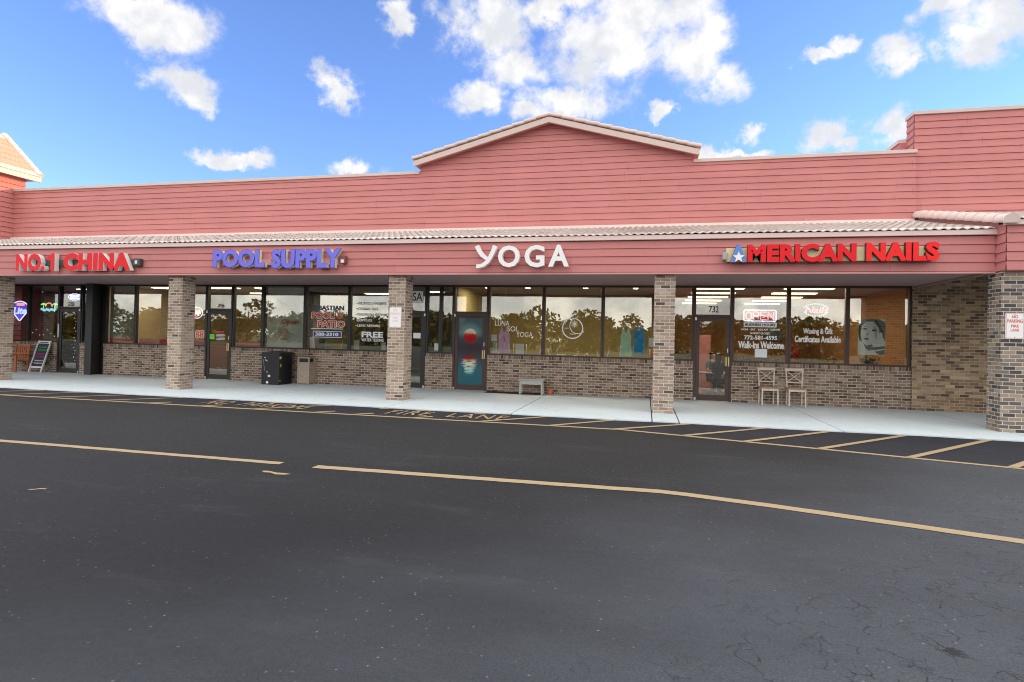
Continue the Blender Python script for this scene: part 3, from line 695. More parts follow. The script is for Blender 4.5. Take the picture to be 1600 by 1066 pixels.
def door(x0, x1, key, m=BRONZE, g=GLASSD, zt=2.33, hinge='L', pull=True, pane_mat=None):
    fr = MB(); x0 += 0.001; x1 -= 0.001; j = 0.055
    fr.box(x0, x0+j, 16.97, 17.12, 0.006, WZ1); fr.box(x1-j, x1, 16.97, 17.12, 0.006, WZ1)
    fr.box(x0+j, x1-j, 16.97, 17.12, zt, zt+0.07); fr.box(x0+j, x1-j, 16.97, 17.12, WZ1-0.055, WZ1)
    fo = fr.build('door_frame', m, mall, bevel=0.004)
    tp = MB(); tp.box(x0+j-0.004, x1-j+0.004, 17.045, 17.051, zt+0.066, WZ1-0.051); tp.build('transom_pane', g, fo)
    d = MB(); a, b = x0+j+0.006, x1-j-0.006; st = 0.10
    d.box(a, a+st, 16.985, 17.03, 0.02, zt-0.006); d.box(b-st, b, 16.985, 17.03, 0.02, zt-0.006)
    d.box(a+st, b-st, 16.985, 17.03, 0.02, 0.18); d.box(a+st, b-st, 16.985, 17.03, zt-0.12, zt-0.006)
    do = d.build('door', m, mall, bevel=0.004)
    p = MB(); p.box(a+st-0.004, b-st+0.004, 17.005, 17.011, 0.176, zt-0.116); p.build('pane', pane_mat or g, do)
    h = MB(); hx = b-0.05 if hinge == 'L' else a+0.05
    if pull:
        h.box(hx-0.055, hx-0.02, 16.945, 16.984, 0.98, 1.24); h.box(hx+0.005, hx+0.045, 16.93, 16.984, 0.98, 1.24)
        h.build('handle', BRASS, do, bevel=0.006)
        k = MB(); k.box(hx-0.012, hx+0.012, 16.97, 16.984, 1.36, 1.47); k.build('lock', STEEL, do)
    hh = a-0.012 if hinge == 'L' else b+0.012
    for zz in (0.06, zt-0.05):
        hg = MB(); hg.box(hh-0.02, hh+0.03, 16.955, 16.984, zz-0.04, zz+0.04); hg.build('hinge', STEEL, do)
    PANES[key] = do; PANES[key+'_t'] = fo
    return do

# -- neighbour on the left (bar)
bay(-23.9, -22.2, 'barA', g=GLASSD); bay(-22.2, -20.78, 'barB', g=GLASSD); bricks(-26, -20.78)
door(-20.78, -19.76, 'bar', hinge='R', pull=False)
b = MB(); b.box(-20.74, -20.69, 16.94, 16.984, 1.28, 1.77); b.build('handle', STEEL, PANES['bar'], bevel=0.005)
bay(-19.76, -19.28, 'barC', g=GLASSD); bricks(-19.76, -19.28)
b = MB(); b.box(-19.28, -18.72, 17.0, 17.12, 0.006, WZ1); b.build('mullion_panel', BRONZE, mall)
b = MB(); b.box(-19.15, -18.86, 16.62, 16.96, 0.012, 3.204); b.build('boxed_post', BLACKM, mall, bevel=0.01)
# -- takeaway
bay(-18.72, -17.44, 'C'); bay(-17.44, -15.9, 'D'); bay(-15.9, -14.53, 'E'); bricks(-18.72, -14.53)
door(-14.53, -13.5, 'takeaway')
bay(-13.5, -12.37, 'F'); bricks(-13.5, -12.37)
# -- pool shop
bay(-12.37, -10.80, 'G'); bay(-10.80, -9.22, 'H'); bay(-9.22, -7.72, 'I'); bricks(-12.37, -7.72)
door(-7.72, -6.60, 'pool', hinge='R')
bay(-6.60, -6.14, 'J', g=GLASSD); bay(-6.14, -5.72, 'K', g=GLASSD); bricks(-6.60, -5.72)

def moon_fn():
    m = bpy.data.materials.new('moon_print'); m.use_nodes = True; t = NT(m.node_tree); b = t.n['Principled BSDF']
    uv = t.new('ShaderNodeTexCoord').outputs['UV']; s = t.new('ShaderNodeSeparateXYZ'); t.l.new(uv, s.inputs[0]); U, V = s.outputs[0], s.outputs[1]
    bgc = t.ramp(t.math('DIVIDE', V, 2.4), [(0.07, (0.035, 0.125, 0.16)), (0.28, (0.04, 0.15, 0.19)), (0.41, (0.065, 0.075, 0.09)), (0.55, (0.060, 0.045, 0.058)), (0.72, (0.065, 0.095, 0.11)), (0.92, (0.085, 0.14, 0.16))])
    cx, cz = -5.18, 1.68
    du = t.math('SUBTRACT', U, cx); dv = t.math('SUBTRACT', V, cz)
    r = t.math('SQRT', t.math('ADD', t.math('MULTIPLY', du, du), t.math('MULTIPLY', dv, dv)))
    halo = t.math('MULTIPLY', t.smooth(r, 0.50, 0.17), t.smooth(dv, -0.12, 0.12)); bgc = t.mix(t.math('MULTIPLY', halo, 0.7), bgc, (0.20, 0.42, 0.42))
    nz = t.noise(uv, 9, 5)
    moon = t.ramp(t.math('ADD', t.math('ADD', dv, 0.02), t.math('MULTIPLY', t.math('SUBTRACT', t.noise(uv, 14, 5, 0.7), 0.45), 0.13)), [(0.0, (0.42, 0.02, 0.02)), (0.055, (0.48, 0.05, 0.04)), (0.10, (0.72, 0.55, 0.36)), (0.22, (0.75, 0.72, 0.58)), (0.3, (0.62, 0.66, 0.6))])
    bgc = t.mix(t.smooth(r, 0.212, 0.196), bgc, moon)
    bgc = t.mix(t.math('MULTIPLY', t.smooth(r, 0.27, 0.19), t.smooth(dv, -0.02, -0.14)), bgc, (0.40, 0.015, 0.02))
    # reflection on the water
    wv = t.noise(t.vmath('MULTIPLY', uv, (2.2, 17, 1)), 1.6, 4, 0.6)
    half = t.ramp(V, [(0.30, 0.10), (0.62, 0.17), (0.80, 0.25), (0.96, 0.26), (1.08, 0.15)])
    band = t.smooth(t.math('DIVIDE', t.math('ABSOLUTE', t.math('ADD', du, t.math('MULTIPLY', t.math('SUBTRACT', wv, 0.5), 0.35))), t.math('MAXIMUM', half, 0.01)), 1.05, 0.55)
    vert = t.math('MULTIPLY', t.smooth(V, 0.42, 0.62), t.smooth(V, 1.10, 1.04))
    gl = t.math('MULTIPLY', t.math('MULTIPLY', band, vert), t.smooth(wv, 0.36, 0.54))
    rc = t.ramp(V, [(0.45, (0.10, 0.42, 0.45)), (0.60, (0.45, 0.72, 0.66)), (0.84, (0.80, 0.78, 0.58)), (0.92, (0.72, 0.45, 0.26)), (0.97, (0.42, 0.03, 0.03)), (1.05, (0.36, 0.015, 0.02))])
    t.l.new(t.mix(gl, bgc, rc), b.inputs['Base Color'])
    b.inputs['Roughness'].default_value = 0.12; b.inputs['Specular IOR Level'].default_value = 0.3
    return m
door(-5.72, -4.62, 'moon', m=BROWNF, pane_mat=moon_fn())
PANES['moon']['label'] = 'brown door covered by a picture of the moon over water'
bay(-4.62, -2.935, 'L', m=BROWNF); bay(-2.935, -1.20, 'M', m=BROWNF); bay(-1.20, 0.40, 'N', m=BROWNF); bricks(-4.62, 0.40)
# -- nail shop
bay(0.40, 1.315, 'O', m=BROWNF); bricks(0.40, 1.315)
door(1.315, 2.33, 'nail', m=BROWNF)
bay(2.33, 3.77, 'P', m=BROWNF); bay(3.77, 5.21, 'Q', m=BROWNF); bay(5.21, 6.70, 'R', m=BROWNF); bricks(2.33, 6.70)
# plain brick wall at the right, extended out of view with the false front
b = MB(); b.box(6.705, 70, 16.93, 17.14, 0.004, 4.75); b.build('brick_wall', brick_mat('tan_wall_brick', [(p, (c[0]*1.3, c[1]*1.27, c[2]*1.1)) for p, c in RAMP_A], (0.46, 0.385, 0.28)), mall)
b = MB(); b.box(-26, 6.705, 17.0, 17.14, 3.205, 4.7); b.build('bulkhead', SOFFIT, mall)

# interiors
def room(x0, x1, wall, floor_c, depth=9.0, ceil=(0.55, 0.53, 0.50), zc=3.22):
    k = 0.02
    b = MB(); b.quad((x0+k, 17.15, 0.006), (x1-k, 17.15, 0.006), (x1-k, 17.15+depth, 0.006), (x0+k, 17.15+depth, 0.006)); b.build('floor', floor_c, mall)
    b = MB(); b.quad((x0+k, 17.12, zc), (x0+k, 17.15+depth, zc), (x1-k, 17.15+depth, zc), (x1-k, 17.12, zc)); b.build('ceiling', mat('ceiling_board_%02d' % int(ceil[0]*100), ceil, 0.9, var=0.08), mall)
    b = MB(); b.box(x0+k, x1-k, 17.15+depth, 17.25+depth, 0.006, 3.3); b.box(x0+k, x0+0.06, 17.15, 17.15+depth, 0.006, 3.3); b.box(x1-0.06, x1-k, 17.15, 17.15+depth, 0.006, 3.3)
    b.build('inner_wall', wall, mall)
TAN = mat('tan_wall', (0.34, 0.165, 0.065), 0.8, var=0.12, vscale=0.7)
OLIVE = mat('olive_wall', (0.36, 0.30, 0.13), 0.8, var=0.12, vscale=0.7)
CREAMW = mat('beige_wall', (0.42, 0.34, 0.22), 0.8, var=0.12, vscale=0.7)
DARKW = mat('maroon_wall', (0.10, 0.045, 0.035), 0.8, var=0.2)
GREYW = mat('grey_wall', (0.12, 0.13, 0.13), 0.8, var=0.2)
WOODF = mat('wood_floor', (0.14, 0.06, 0.035), 0.4, var=0.3, vscale=4)
GREYF = mat('grey_floor', (0.12, 0.12, 0.115), 0.5, var=0.2)
room(-26, -19.0, DARKW, GREYF, 8, (0.2, 0.16, 0.15)); room(-19.0, -12.37, CREAMW, GREYF, 7, (0.5, 0.48, 0.45)); room(-12.37, -5.70, GREYW, GREYF, 9, (0.2, 0.2, 0.2))
room(-5.70, 0.45, OLIVE, WOODF, 4.2, (0.25, 0.22, 0.13)); room(0.45, 6.70, TAN, WOODF, 9.5, (0.42, 0.33, 0.25))
TROFF = emis('lit_diffuser', (1.0, 0.80, 0.52), 1.15)
def light(x0, x1, y0, y1, z=3.20, watt=0.0, col=(1.0, 0.80, 0.56)):
    b = MB(); b.box(x0, x1, y0, y1, z-0.012, z+0.012); o = b.build('ceiling_light', TROFF, mall)
    if watt:                                   # the lamp's own light, right under its diffuser
        la = bpy.data.lights.new('ceiling_lamp', 'AREA'); la.shape = 'RECTANGLE'; la.size = x1-x0; la.size_y = y1-y0; la.energy = watt; la.color = col
        lo = bpy.data.objects.new('ceiling_lamp', la); COL.objects.link(lo); lo.location = ((x0+x1)/2, (y0+y1)/2, z-0.02); lo.parent = None
for y in (17.7, 19.4, 21.1, 22.8, 24.5):
    wt = 6 if y < 22 else 0
    light(1.45, 2.75, y, y+0.32, watt=wt); light(3.85, 5.1, y, y+0.32, watt=wt)
for y in (18.2, 20.6): light(-15.6, -14.4, y, y+0.3, watt=6); light(-13.6, -12.6, y, y+0.3, watt=6)
light(-7.6, -7.0, 19.5, 19.7, watt=12); light(-10.5, -9.3, 20.5, 20.8, watt=12)
for x in (-4.9, -3.6, -1.8, -0.3): light(x-0.07, x+0.07, 17.8, 17.94, watt=10)
light(-22.4, -21.6, 19.0, 19.2, watt=7); light(-18.0, -17.0, 18.2, 18.5, watt=10)  # ceiling strips added to brighten the dark front of both rooms

# ------------------------------------------------------------------ corner tower at the far left
tw = thing('corner_tower', 'corner tower with orange lit siding and steep tiled gable roof above the left end', 'tower', (-25, 16.5, 0))
w = MB(); w.box(-29, -23.04, 16.0, 17.36, 0.0, 7.30)
z = 0.4
while z < 7.2:
    zt = min(z+0.181, 7.3)
    w.add([(-22.985, 16, z+0.011), (-22.985, 17.37, z+0.011), (-23.01, 17.37, zt), (-23.01, 16, zt)], [(0, 1, 2, 3)])
    w.add([(-22.985, 16, z+0.011), (-22.985, 17.37, z+0.011), (-23.04, 17.37, z+0.011), (-23.04, 16, z+0.011)], [(3, 2, 1, 0)]); z += 0.181
w.build('wall', PINK, tw)
w = MB(); tile_roof(w, 15.4, 17.7, 22.68, 7.36, 24.54, 9.06, n=7); w.xf(Matrix.Rotation(pi/2, 4, 'Z')); w.build('roof', BARREL, tw)
w = MB(); w.add([(-22.72, 15.4, 7.33), (-22.72, 17.66, 7.33), (-24.54, 17.66, 9.02), (-24.54, 15.4, 9.02), (-29, 17.66, 6.9), (-29, 15.4, 6.9)], [(0, 1, 2, 3), (3, 2, 4, 5)])
w.add([(-22.72, 17.66, 7.30), (-24.54, 17.66, 9.02), (-29, 17.66, 6.9), (-29, 17.66, 6.8)], [(3, 2, 1, 0)]); w.build('roof_deck', CREAM, tw)
w = MB(); w.box(-22.74, -22.66, 15.4, 17.68, 7.17, 7.36); w.box(-29, -22.74, 17.36, 17.6, 7.2, 7.3); w.build('eave_board', CREAM, tw)
w = MB(); barrel_row(w, (-22.70, 17.66, 7.42), (-24.54, 17.66, 9.11), 0.12, 7, squash=0.8); w.build('rake_tile', BARREL, tw)

# ------------------------------------------------------------------ wood across the road (seen mirrored in the shop windows)
LEAF = mat('leaf_canopy', rough=0.7, spec=0.2, fn=lambda t, b: t.l.new(t.ramp(t.noise(t.new('ShaderNodeTexCoord').outputs['Object'], 0.8, 5, 0.7), [(0.3, (0.10, 0.115, 0.035)), (0.55, (0.17, 0.165, 0.045)), (0.75, (0.25, 0.21, 0.065))]), b.inputs['Base Color']))
BARK = mat('bark', (0.13, 0.085, 0.055), 0.9, var=0.3)
r2 = random.Random(11)
tr = MB()
def leafcloud(mb, c, rad, n, s):
    for _ in range(n):
        while True:
            p = Vector((r2.uniform(-1, 1), r2.uniform(-1, 1), r2.uniform(-1, 1)))
            if 0.35 < p.length < 1: break
        q = Vector((c[0]+p.x*rad[0], c[1]+p.y*rad[1], c[2]+p.z*rad[2]))
        a = Vector((r2.gauss(0, 1), r2.gauss(0, 1), r2.gauss(0, 1))).normalized(); b = a.orthogonal().normalized(); k = s*r2.uniform(0.6, 1.4)
        mb.add([q-a*k-b*k*0.6, q+a*k-b*k*0.7, q+a*k*0.8+b*k*0.6, q-a*k*0.7+b*k*0.7], [(0, 1, 2, 3)], 0)
for i in range(96):
    x = -125+250*i/95+r2.uniform(-2, 2); y = r2.uniform(-62, -46); H = r2.uniform(3.9, 5.6)+1.1*sin(i*0.61)+0.8*sin(i*1.7)
    tr.tube([(x, y, 0), (x+r2.uniform(-.3, .3), y, H*0.45), (x+r2.uniform(-.6, .6), y, H*0.7)], [0.22, 0.17, 0.1], 6, 1)
    for _ in range(5):
        cx, cz = x+r2.uniform(-2.6, 2.6), H*r2.uniform(0.34, 0.86)
        leafcloud(tr, (cx, y+r2.uniform(-1.5, 1.5), cz), (r2.uniform(1.6, 2.6), 1.8, r2.uniform(1.0, 1.7)), 170, 0.23)
    leafcloud(tr, (x, y+2, 1.5), (3.4, 1.2, 2.0), 190, 0.3)
tag(tr.build('far_wood', [LEAF, BARK]), 'distant belt of trees mirrored in the shop windows', 'wood', kind='stuff')

v = MB(); v.quad((-400, -400, 0.004), (400, -400, 0.004), (400, -30, 0.004), (-400, -30, 0.004))
tag(v.build('grass_verge', mat('verge_grass', (0.075, 0.085, 0.025), 0.9, var=0.4, vscale=0.6)), 'olive grass verge across the lot', 'grass', kind='structure')

# ------------------------------------------------------------------ shop signs of raised letters on the canopy
RED = mat('red_acrylic', (0.74, 0.012, 0.02), 0.4, spec=0.2); REDL = mat('lit_look_red_acrylic', (0.86, 0.02, 0.022), 0.4, spec=0.2)  # second red is brighter: glow of the lit NAILS letters put into the colour
LAV = mat('lavender_acrylic', (0.185, 0.175, 0.78), 0.4, spec=0.2); BLUEC = mat('blue_letter_edge', (0.03, 0.045, 0.33), 0.35)
SKYB = mat('mid_blue_acrylic', (0.085, 0.21, 0.56), 0.3); CREAMB = mat('cream_box_paint', (0.66, 0.58, 0.34), 0.5)
REDEDGE = mat('dark_red_edge', (0.10, 0.012, 0.012), 0.45); WRET = mat('white_letter_return', (0.72, 0.72, 0.70), 0.5)
SIGNW = mat('white_letter_face', (0.82, 0.82, 0.81), 0.35); DKGREY = mat('dark_grey_box', (0.05, 0.052, 0.05), 0.5)
def split_islands(vs, fs):
    par = list(range(len(vs)))
    def find(a):
        while par[a] != a: par[a] = par[par[a]]; a = par[a]
        return a
    for f in fs:
        for k in f[1:]: par[find(f[0])] = find(k)
    g = {}
    for i, f in enumerate(fs): g.setdefault(find(f[0]), []).append(i)
    return list(g.values())
def channel(word, x0, x1, z0, z1, yf, depth, face, edge, parent, bold=0.03, shear=0.0, space=1.05, skip=(), trim=None):
    """one raised letter object per glyph"""
    vs, fs, ns = glyphs(word, bold, 0.2, shear, space=space)
    pv = fit(vs, x0, x1, z0, z1, yf, depth, 0.2)
    # weld: extruded text has separate front / side vertices; join by position
    key = {}; idx = []
    for v in pv:
        k = tuple(round(c, 5) for c in v); key.setdefault(k, len(key)); idx.append(key[k])
    wv = [k for k in key]; wf = [tuple(dict.fromkeys(idx[i] for i in f)) for f in fs]
    ok = [i for i, f in enumerate(wf) if len(f) > 2]
    wf2 = [wf[i] for i in ok]; n2 = [ns[i] for i in ok]
    isl = split_islands(wv, wf2)
    isl.sort(key=lambda g: min(wv[k][0] for i in g for k in wf2[i]))
    out = []
    for gi, g in enumerate(isl):
        if gi in skip: continue
        mp = {}; mb = MB(); ff = []; mm = []
        for i in g:
            ff.append(tuple(mp.setdefault(k, len(mp)) for k in wf2[i])); mm.append(0 if n2[i] > 0.5 else 1)
        mb.v = list(wv[k] for k in mp); mb.f = ff; mb.m = mm; mb.sm = [False]*len(ff)
        out.append(mb.build('letter', [face, edge], parent))
    return out
SY = 13.24
sg = thing('shop_sign', 'raised red letters NO.1 CHINA with a dark box at the end on the canopy', 'shop sign', (-15.7, 13.4, 3.2), group='raised letter signs on the canopy')
channel('NO.', -17.79, -16.74, 3.24, 3.735, SY, 0.13, RED, WRET, sg, bold=0.06)
one = MB(); one.prism([(-16.54, 3.24), (-16.395, 3.24), (-16.395, 3.735), (-16.50, 3.735), (-16.56, 3.675), (-16.66, 3.645), (-16.66, 3.545), (-16.54, 3.56)], SY, SY+0.13, 0, 1); one.build('letter', [RED, WRET], sg)
channel('CHINA', -16.09, -13.79, 3.24, 3.735, SY, 0.13, RED, WRET, sg, bold=0.068)
b = MB(); b.box(-17.7, -13.7, 13.375, 13.425, 3.40, 3.56); b.build('raceway', DKGREY, sg)
b = MB(); b.box(-13.78, -13.56, 13.30, 13.425, 3.37, 3.58); b.build('transformer_box', DKGREY, sg, bevel=0.02)
b = MB(); b.box(-13.70, -13.62, 13.285, 13.299, 3.43, 3.52); b.build('rating_plate', STEEL, sg)
sg = thing('shop_sign', 'raised lavender letters POOL SUPPLY with white sides on the canopy', 'shop sign', (-9.3, 13.4, 3.2), group='raised letter signs on the canopy')
channel('POOL', -11.17, -9.63, 3.31, 3.775, SY, 0.14, LAV, WRET, sg, bold=0.045)
channel('SUPPLY', -9.42, -7.46, 3.285, 3.765, SY, 0.14, LAV, WRET, sg, bold=0.045)
for o_ in channel('POOL', -11.183, -9.617, 3.298, 3.787, SY+0.008, 0.02, BLUEC, BLUEC, sg, bold=0.062)+channel('SUPPLY', -9.433, -7.447, 3.272, 3.777, SY+0.008, 0.02, BLUEC, BLUEC, sg, bold=0.062): o_.name = 'letter_trim'
b = MB(); b.box(-11.0, -7.6, 13.382, 13.425, 3.38, 3.54); b.build('raceway', PINKB, sg)
b = MB(); b.box(-7.50, -7.37, 13.31, 13.425, 3.40, 3.60); b.build('transformer_box', mat('maroon_box', (0.2, 0.06, 0.06), 0.5), sg, bevel=0.015)
b = MB(); b.box(-7.49, -7.40, 13.30, 13.309, 3.42, 3.50); b.build('rating_plate', STEEL, sg)
# YOGA
sg = thing('shop_sign', 'raised plain white letters YOGA on the canopy above the moon picture door', 'shop sign', (-2.9, 13.4, 3.2), group='raised letter signs on the canopy')
def ribbon(pts, widths):
    P = [Vector((x, z)) for x, z in pts]; L = []; R = []
    for i, p in enumerate(P):
        t = (P[min(i+1, len(P)-1)]-P[max(i-1, 0)]).normalized(); n = Vector((-t.y, t.x))*widths[i]/2; L.append(p+n); R.append(p-n)
    return L, R
def letter_from_ribbons(ribs, yf, depth, mats, parent):
    mb = MB()
    for q, (pts, wd) in enumerate(ribs):
        L, R = ribbon(pts, wd); n = len(L); yy = yf-0.0015*q
        vs = [(p.x, yy, p.y) for p in L]+[(p.x, yy, p.y) for p in R]+[(p.x, yf+depth, p.y) for p in L]+[(p.x, yf+depth, p.y) for p in R]
        fs = []
        for i in range(n-1):
            fs.append((i, n+i, n+i+1, i+1)); fs.append((2*n+i, 2*n+i+1, 3*n+i+1, 3*n+i))
            fs.append((i, i+1, 2*n+i+1, 2*n+i)); fs.append((n+i, 3*n+i, 3*n+i+1, n+i+1))
        fs.append((0, 2*n, 3*n, n)); fs.append((n-1, 2*n-1, 4*n-1, 3*n-1)); mb.add(vs, fs, 0)
    return mb.build('letter', mats, parent)
letter_from_ribbons([([(-3.925, 3.785), (-3.86, 3.66), (-3.79, 3.565), (-3.70, 3.50), (-3.655, 3.475)], [0.10, 0.098, 0.094, 0.088, 0.08]),
    ([(-3.475, 3.785), (-3.52, 3.66), (-3.585, 3.52), (-3.66, 3.405), (-3.76, 3.33), (-3.85, 3.305), (-3.925, 3.30)], [0.105, 0.10, 0.097, 0.094, 0.09, 0.086, 0.085])], SY-0.01, 0.12, [SIGNW], sg)
channel('O', -3.40, -2.88, 3.275, 3.785, SY-0.01, 0.12, SIGNW, SIGNW, sg, bold=0.026)
channel('G', -2.765, -2.30, 3.275, 3.785, SY-0.01, 0.12, SIGNW, SIGNW, sg, bold=0.026)
channel('A', -2.205, -1.73, 3.285, 3.785, SY-0.01, 0.12, SIGNW, SIGNW, sg, bold=0.03)
# nails
sg = thing('shop_sign', 'raised red letters AMERICAN NAILS with a blue starred A on a cream box', 'shop sign', (3.6, 13.4, 3.2), group='raised letter signs on the canopy')
b = MB(); b.box(1.68, 5.63, 13.33, 13.425, 3.385, 3.675); b.build('raceway', CREAMB, sg, bevel=0.008)
b = MB(); b.box(1.60, 1.70, 13.28, 13.425, 3.42, 3.58); b.build('transformer_box', mat('grey_box', (0.35, 0.37, 0.38), 0.5), sg, bevel=0.02)
channel('A', 1.75, 2.08, 3.355, 3.74, SY-0.03, 0.11, SKYB, REDEDGE, sg, bold=0.075)
st = MB(); cx, cz, R1 = 1.915, 3.46, 0.125
pts = [(cx+(R1 if k % 2 == 0 else R1*0.42)*sin(pi*k/5), cz+(R1 if k % 2 == 0 else R1*0.42)*cos(pi*k/5)) for k in range(10)][::-1]
st.prism(pts, SY-0.05, SY-0.032); st.build('star', SIGNW, sg)
channel('MERICAN', 2.10, 4.20, 3.355, 3.735, SY-0.02, 0.11, RED, REDEDGE, sg, bold=0.056)
channel('NAILS', 4.38, 5.70, 3.36, 3.745, SY-0.02, 0.11, REDL, REDEDGE, sg, bold=0.056)

# no parking signs on the columns
SIGNR = mat('sign_red_print', (0.62, 0.13, 0.11), 0.5); SIGNPALE = mat('overexposed_red_print', (0.78, 0.60, 0.58), 0.5)  # second ink is the same red, overexposure put in as a paler colour
def park_sign(x0, x1, z0, z1, y, label, ink):
    s_ = thing('parking_sign', label, 'sign', ((x0+x1)/2, y, (z0+z1)/2), group='no parking signs on the columns'); w_ = x1-x0
    def rrect(a, b_, c, d, r):
        out = []
        for cx, cz, a0 in ((b_-r, c+r, -pi/2), (b_-r, d-r, 0), (a+r, d-r, pi/2), (a+r, c+r, pi)):
            out += [(cx+r*cos(a0+pi/2*k/4), cz+r*sin(a0+pi/2*k/4)) for k in range(5)]
        return out
    m = MB(); m.prism(rrect(x0, x1, z0, z1, 0.025), y-0.016, y-0.012, 0); m.build('plate', SIGNW, s_)
    o, i_ = rrect(x0+0.01, x1-0.01, z0+0.01, z1-0.01, 0.02), rrect(x0+0.017, x1-0.017, z0+0.017, z1-0.017, 0.016)
    m = MB(); n = len(o); m.add([(x, y-0.018, z) for x, z in o+i_], [(k, (k+1) % n, n+(k+1) % n, n+k) for k in range(n)]); m.build('border', ink, s_)
    m = MB(); h_ = z1-z0
    for tx, a, b_, c, d in (('NO', 0.34, 0.66, 0.79, 0.91), ('PARKING', 0.10, 0.90, 0.62, 0.75), ('FIRE', 0.30, 0.70, 0.44, 0.545), ('LANE', 0.28, 0.72, 0.285, 0.39)):
        lettering(tx, x0+w_*a, x0+w_*b_, z0+h_*c, z0+h_*d, y-0.019, None, None, bold=0.02, mb=m, depth=0.002)
    m.build('lettering', ink, s_)
    for zz in (z0+0.035, z1-0.035):
        m = MB(); m.lathe([(0.009, 0), (0.009, 0.006), (0.0, 0.008)], 8); m.xf(Matrix.Translation(((x0+x1)/2, y-0.016, zz)) @ Matrix.Rotation(pi/2, 4, 'X')); m.build('screw', STEEL, s_)
park_sign(6.84, 7.16, 1.83, 2.335, 13.24, 'white no parking fire lane sign with red words on the dark right end column', SIGNR)
park_sign(-6.245, -5.925, 1.82, 2.325, 13.56, 'white no parking sign with words paled by overexposure on the column beside the pool shop', SIGNPALE)

# ------------------------------------------------------------------ lettering on the glass
LY = 17.026
P_ = PANES
lettering('SEBASTIAN', -10.57, -9.44, 2.385, 2.54, LY, VINYLN, P_['H'], 0.02)
m = MB(); lettering('POOL &', -10.585, -9.445, 2.11, 2.335, LY+0.002, None, None, 0.07, mb=m); lettering('PATIO', -10.375, -9.375, 1.83, 2.06, LY+0.002, None, None, 0.07, mb=m); m.build('lettering_outline', VINYLW, P_['H'])
m = MB(); lettering('POOL &', -10.565, -9.465, 2.125, 2.32, LY, None, None, 0.03, mb=m); lettering('PATIO', -10.355, -9.395, 1.845, 2.045, LY, None, None, 0.03, mb=m); m.build('lettering', VINYLR, P_['H'])
m = MB(); m.box(-10.58, -9.44, LY, LY+0.003, 1.780, 1.800); m.build('rule_line', VINYLW, P_['H'])
m = MB(); m.box(-10.51, -9.49, LY+0.003, LY+0.005, 1.508, 1.712); m.build('panel_border', VINYLW, P_['H'], bevel=0.0)
m = MB(); m.box(-10.49, -9.51, LY+0.0, LY+0.0025, 1.525, 1.695); m.build('phone_panel', VINYLB, P_['H'])
lettering('388-3310', -10.42, -9.60, 1.555, 1.668, LY-0.003, VINYLW, P_['H'], 0.03)
for tx, a, b_, c, d in (('FILTERS / PUMPS', -8.93, -7.98, 2.58, 2.665), ('CHEMICALS', -8.95, -8.25, 2.405, 2.49), ('SERVICE & REPAIRS', -8.95, -7.88, 2.225, 2.31), ('SUPPLIES', -8.94, -8.44, 2.045, 2.125), ('LEAK REPAIRS', -8.95, -8.16, 1.875, 1.955)):
    m = MB(); lettering(tx, a, b_, c, d, LY, None, None, 0.025, mb=m); zc = (c+d)/2; m.box(a-0.06, a-0.025, LY, LY+0.003, zc-0.012, zc+0.012); m.build('lettering', VINYLW, P_['I'])
lettering('FREE', -8.79, -8.05, 1.54, 1.725, LY, VINYLW, P_['I'], 0.035)
lettering('WATER TESTING', -8.79, -8.03, 1.415, 1.51, LY, VINYLW, P_['I'], 0.01)
m = MB(); m.box(-7.10, -6.74, LY+0.003, LY+0.005, 2.66, 3.02); m.build('white_panel', VINYLW, P_['pool_t']); lettering('SA', -7.08, -6.77, 2.71, 2.97, LY, BLACKV, P_['pool_t'], 0.01)
lettering('LUNA', -4.41, -3.98, 1.985, 2.14, LY, VINYLW, P_['L'], -0.008); lettering('SOL', -4.03, -3.68, 1.825, 1.975, LY, VINYLW, P_['L'], -0.008); lettering('YOGA', -3.75, -3.26, 1.66, 1.815, LY, VINYLW, P_['L'], -0.008)
# sun and moon emblem on the middle yoga window
def ring(mb, c, r, w_, y, d=0.003, n=40, a0=0, a1=2*pi, m=0):
    vs = []; cl = abs(a1-a0-2*pi) < 1e-6; k = n if cl else n+1
    for i in range(k):
        a = a0+(a1-a0)*i/n; vs += [(c[0]+(r-w_/2)*cos(a), y, c[1]+(r-w_/2)*sin(a)), (c[0]+(r+w_/2)*cos(a), y, c[1]+(r+w_/2)*sin(a))]
    mb.add(vs, [(2*i, 2*i+1, (2*i+3) % (2*k), (2*i+2) % (2*k)) for i in range(n)], m); return mb
em = MB(); ec = (-2.075, 1.95); ring(em, ec, 0.295, 0.032, LY); ring(em, (-1.92, 2.03), 0.235, 0.02, LY+0.001, a0=radians(108), a1=radians(318))
sc_ = (-2.02, 2.075); em.add([(sc_[0]+0.048*cos(2*pi*k/16), LY, sc_[1]+0.048*sin(2*pi*k/16)) for k in range(16)], [tuple(range(16))])
for k in range(12):
    a = 2*pi*k/12; d = Vector((cos(a), sin(a))); n = Vector((-d.y, d.x))*0.011; p0 = Vector(sc_)+d*0.06; p1 = Vector(sc_)+d*0.118
    em.add([(p0.x-n.x, LY, p0.y-n.y), (p0.x+n.x, LY, p0.y+n.y), (p1.x, LY, p1.y)], [(0, 1, 2)])
em.build('sun_moon_emblem', VINYLW, P_['M']); lettering('LUNA SOL', -2.335, -2.18, 1.935, 1.965, LY, VINYLW, P_['M']); lettering('YOGA', -2.16, -1.98, 1.76, 1.80, LY, VINYLW, P_['M'])
lettering('732', 1.715, 1.975, 2.46, 2.64, LY, BLACKV, P_['nail_t'], 0.01)
m = MB(); m.box(2.635, 3.475, LY+0.003, LY+0.005, 2.075, 2.205); m.build('hours_panel', VINYLW, P_['P'], bevel=0.0)
lettering('BUSINESS HOURS', 2.67, 3.44, 2.105, 2.175, LY, BLACKV, P_['P'], 0.03)
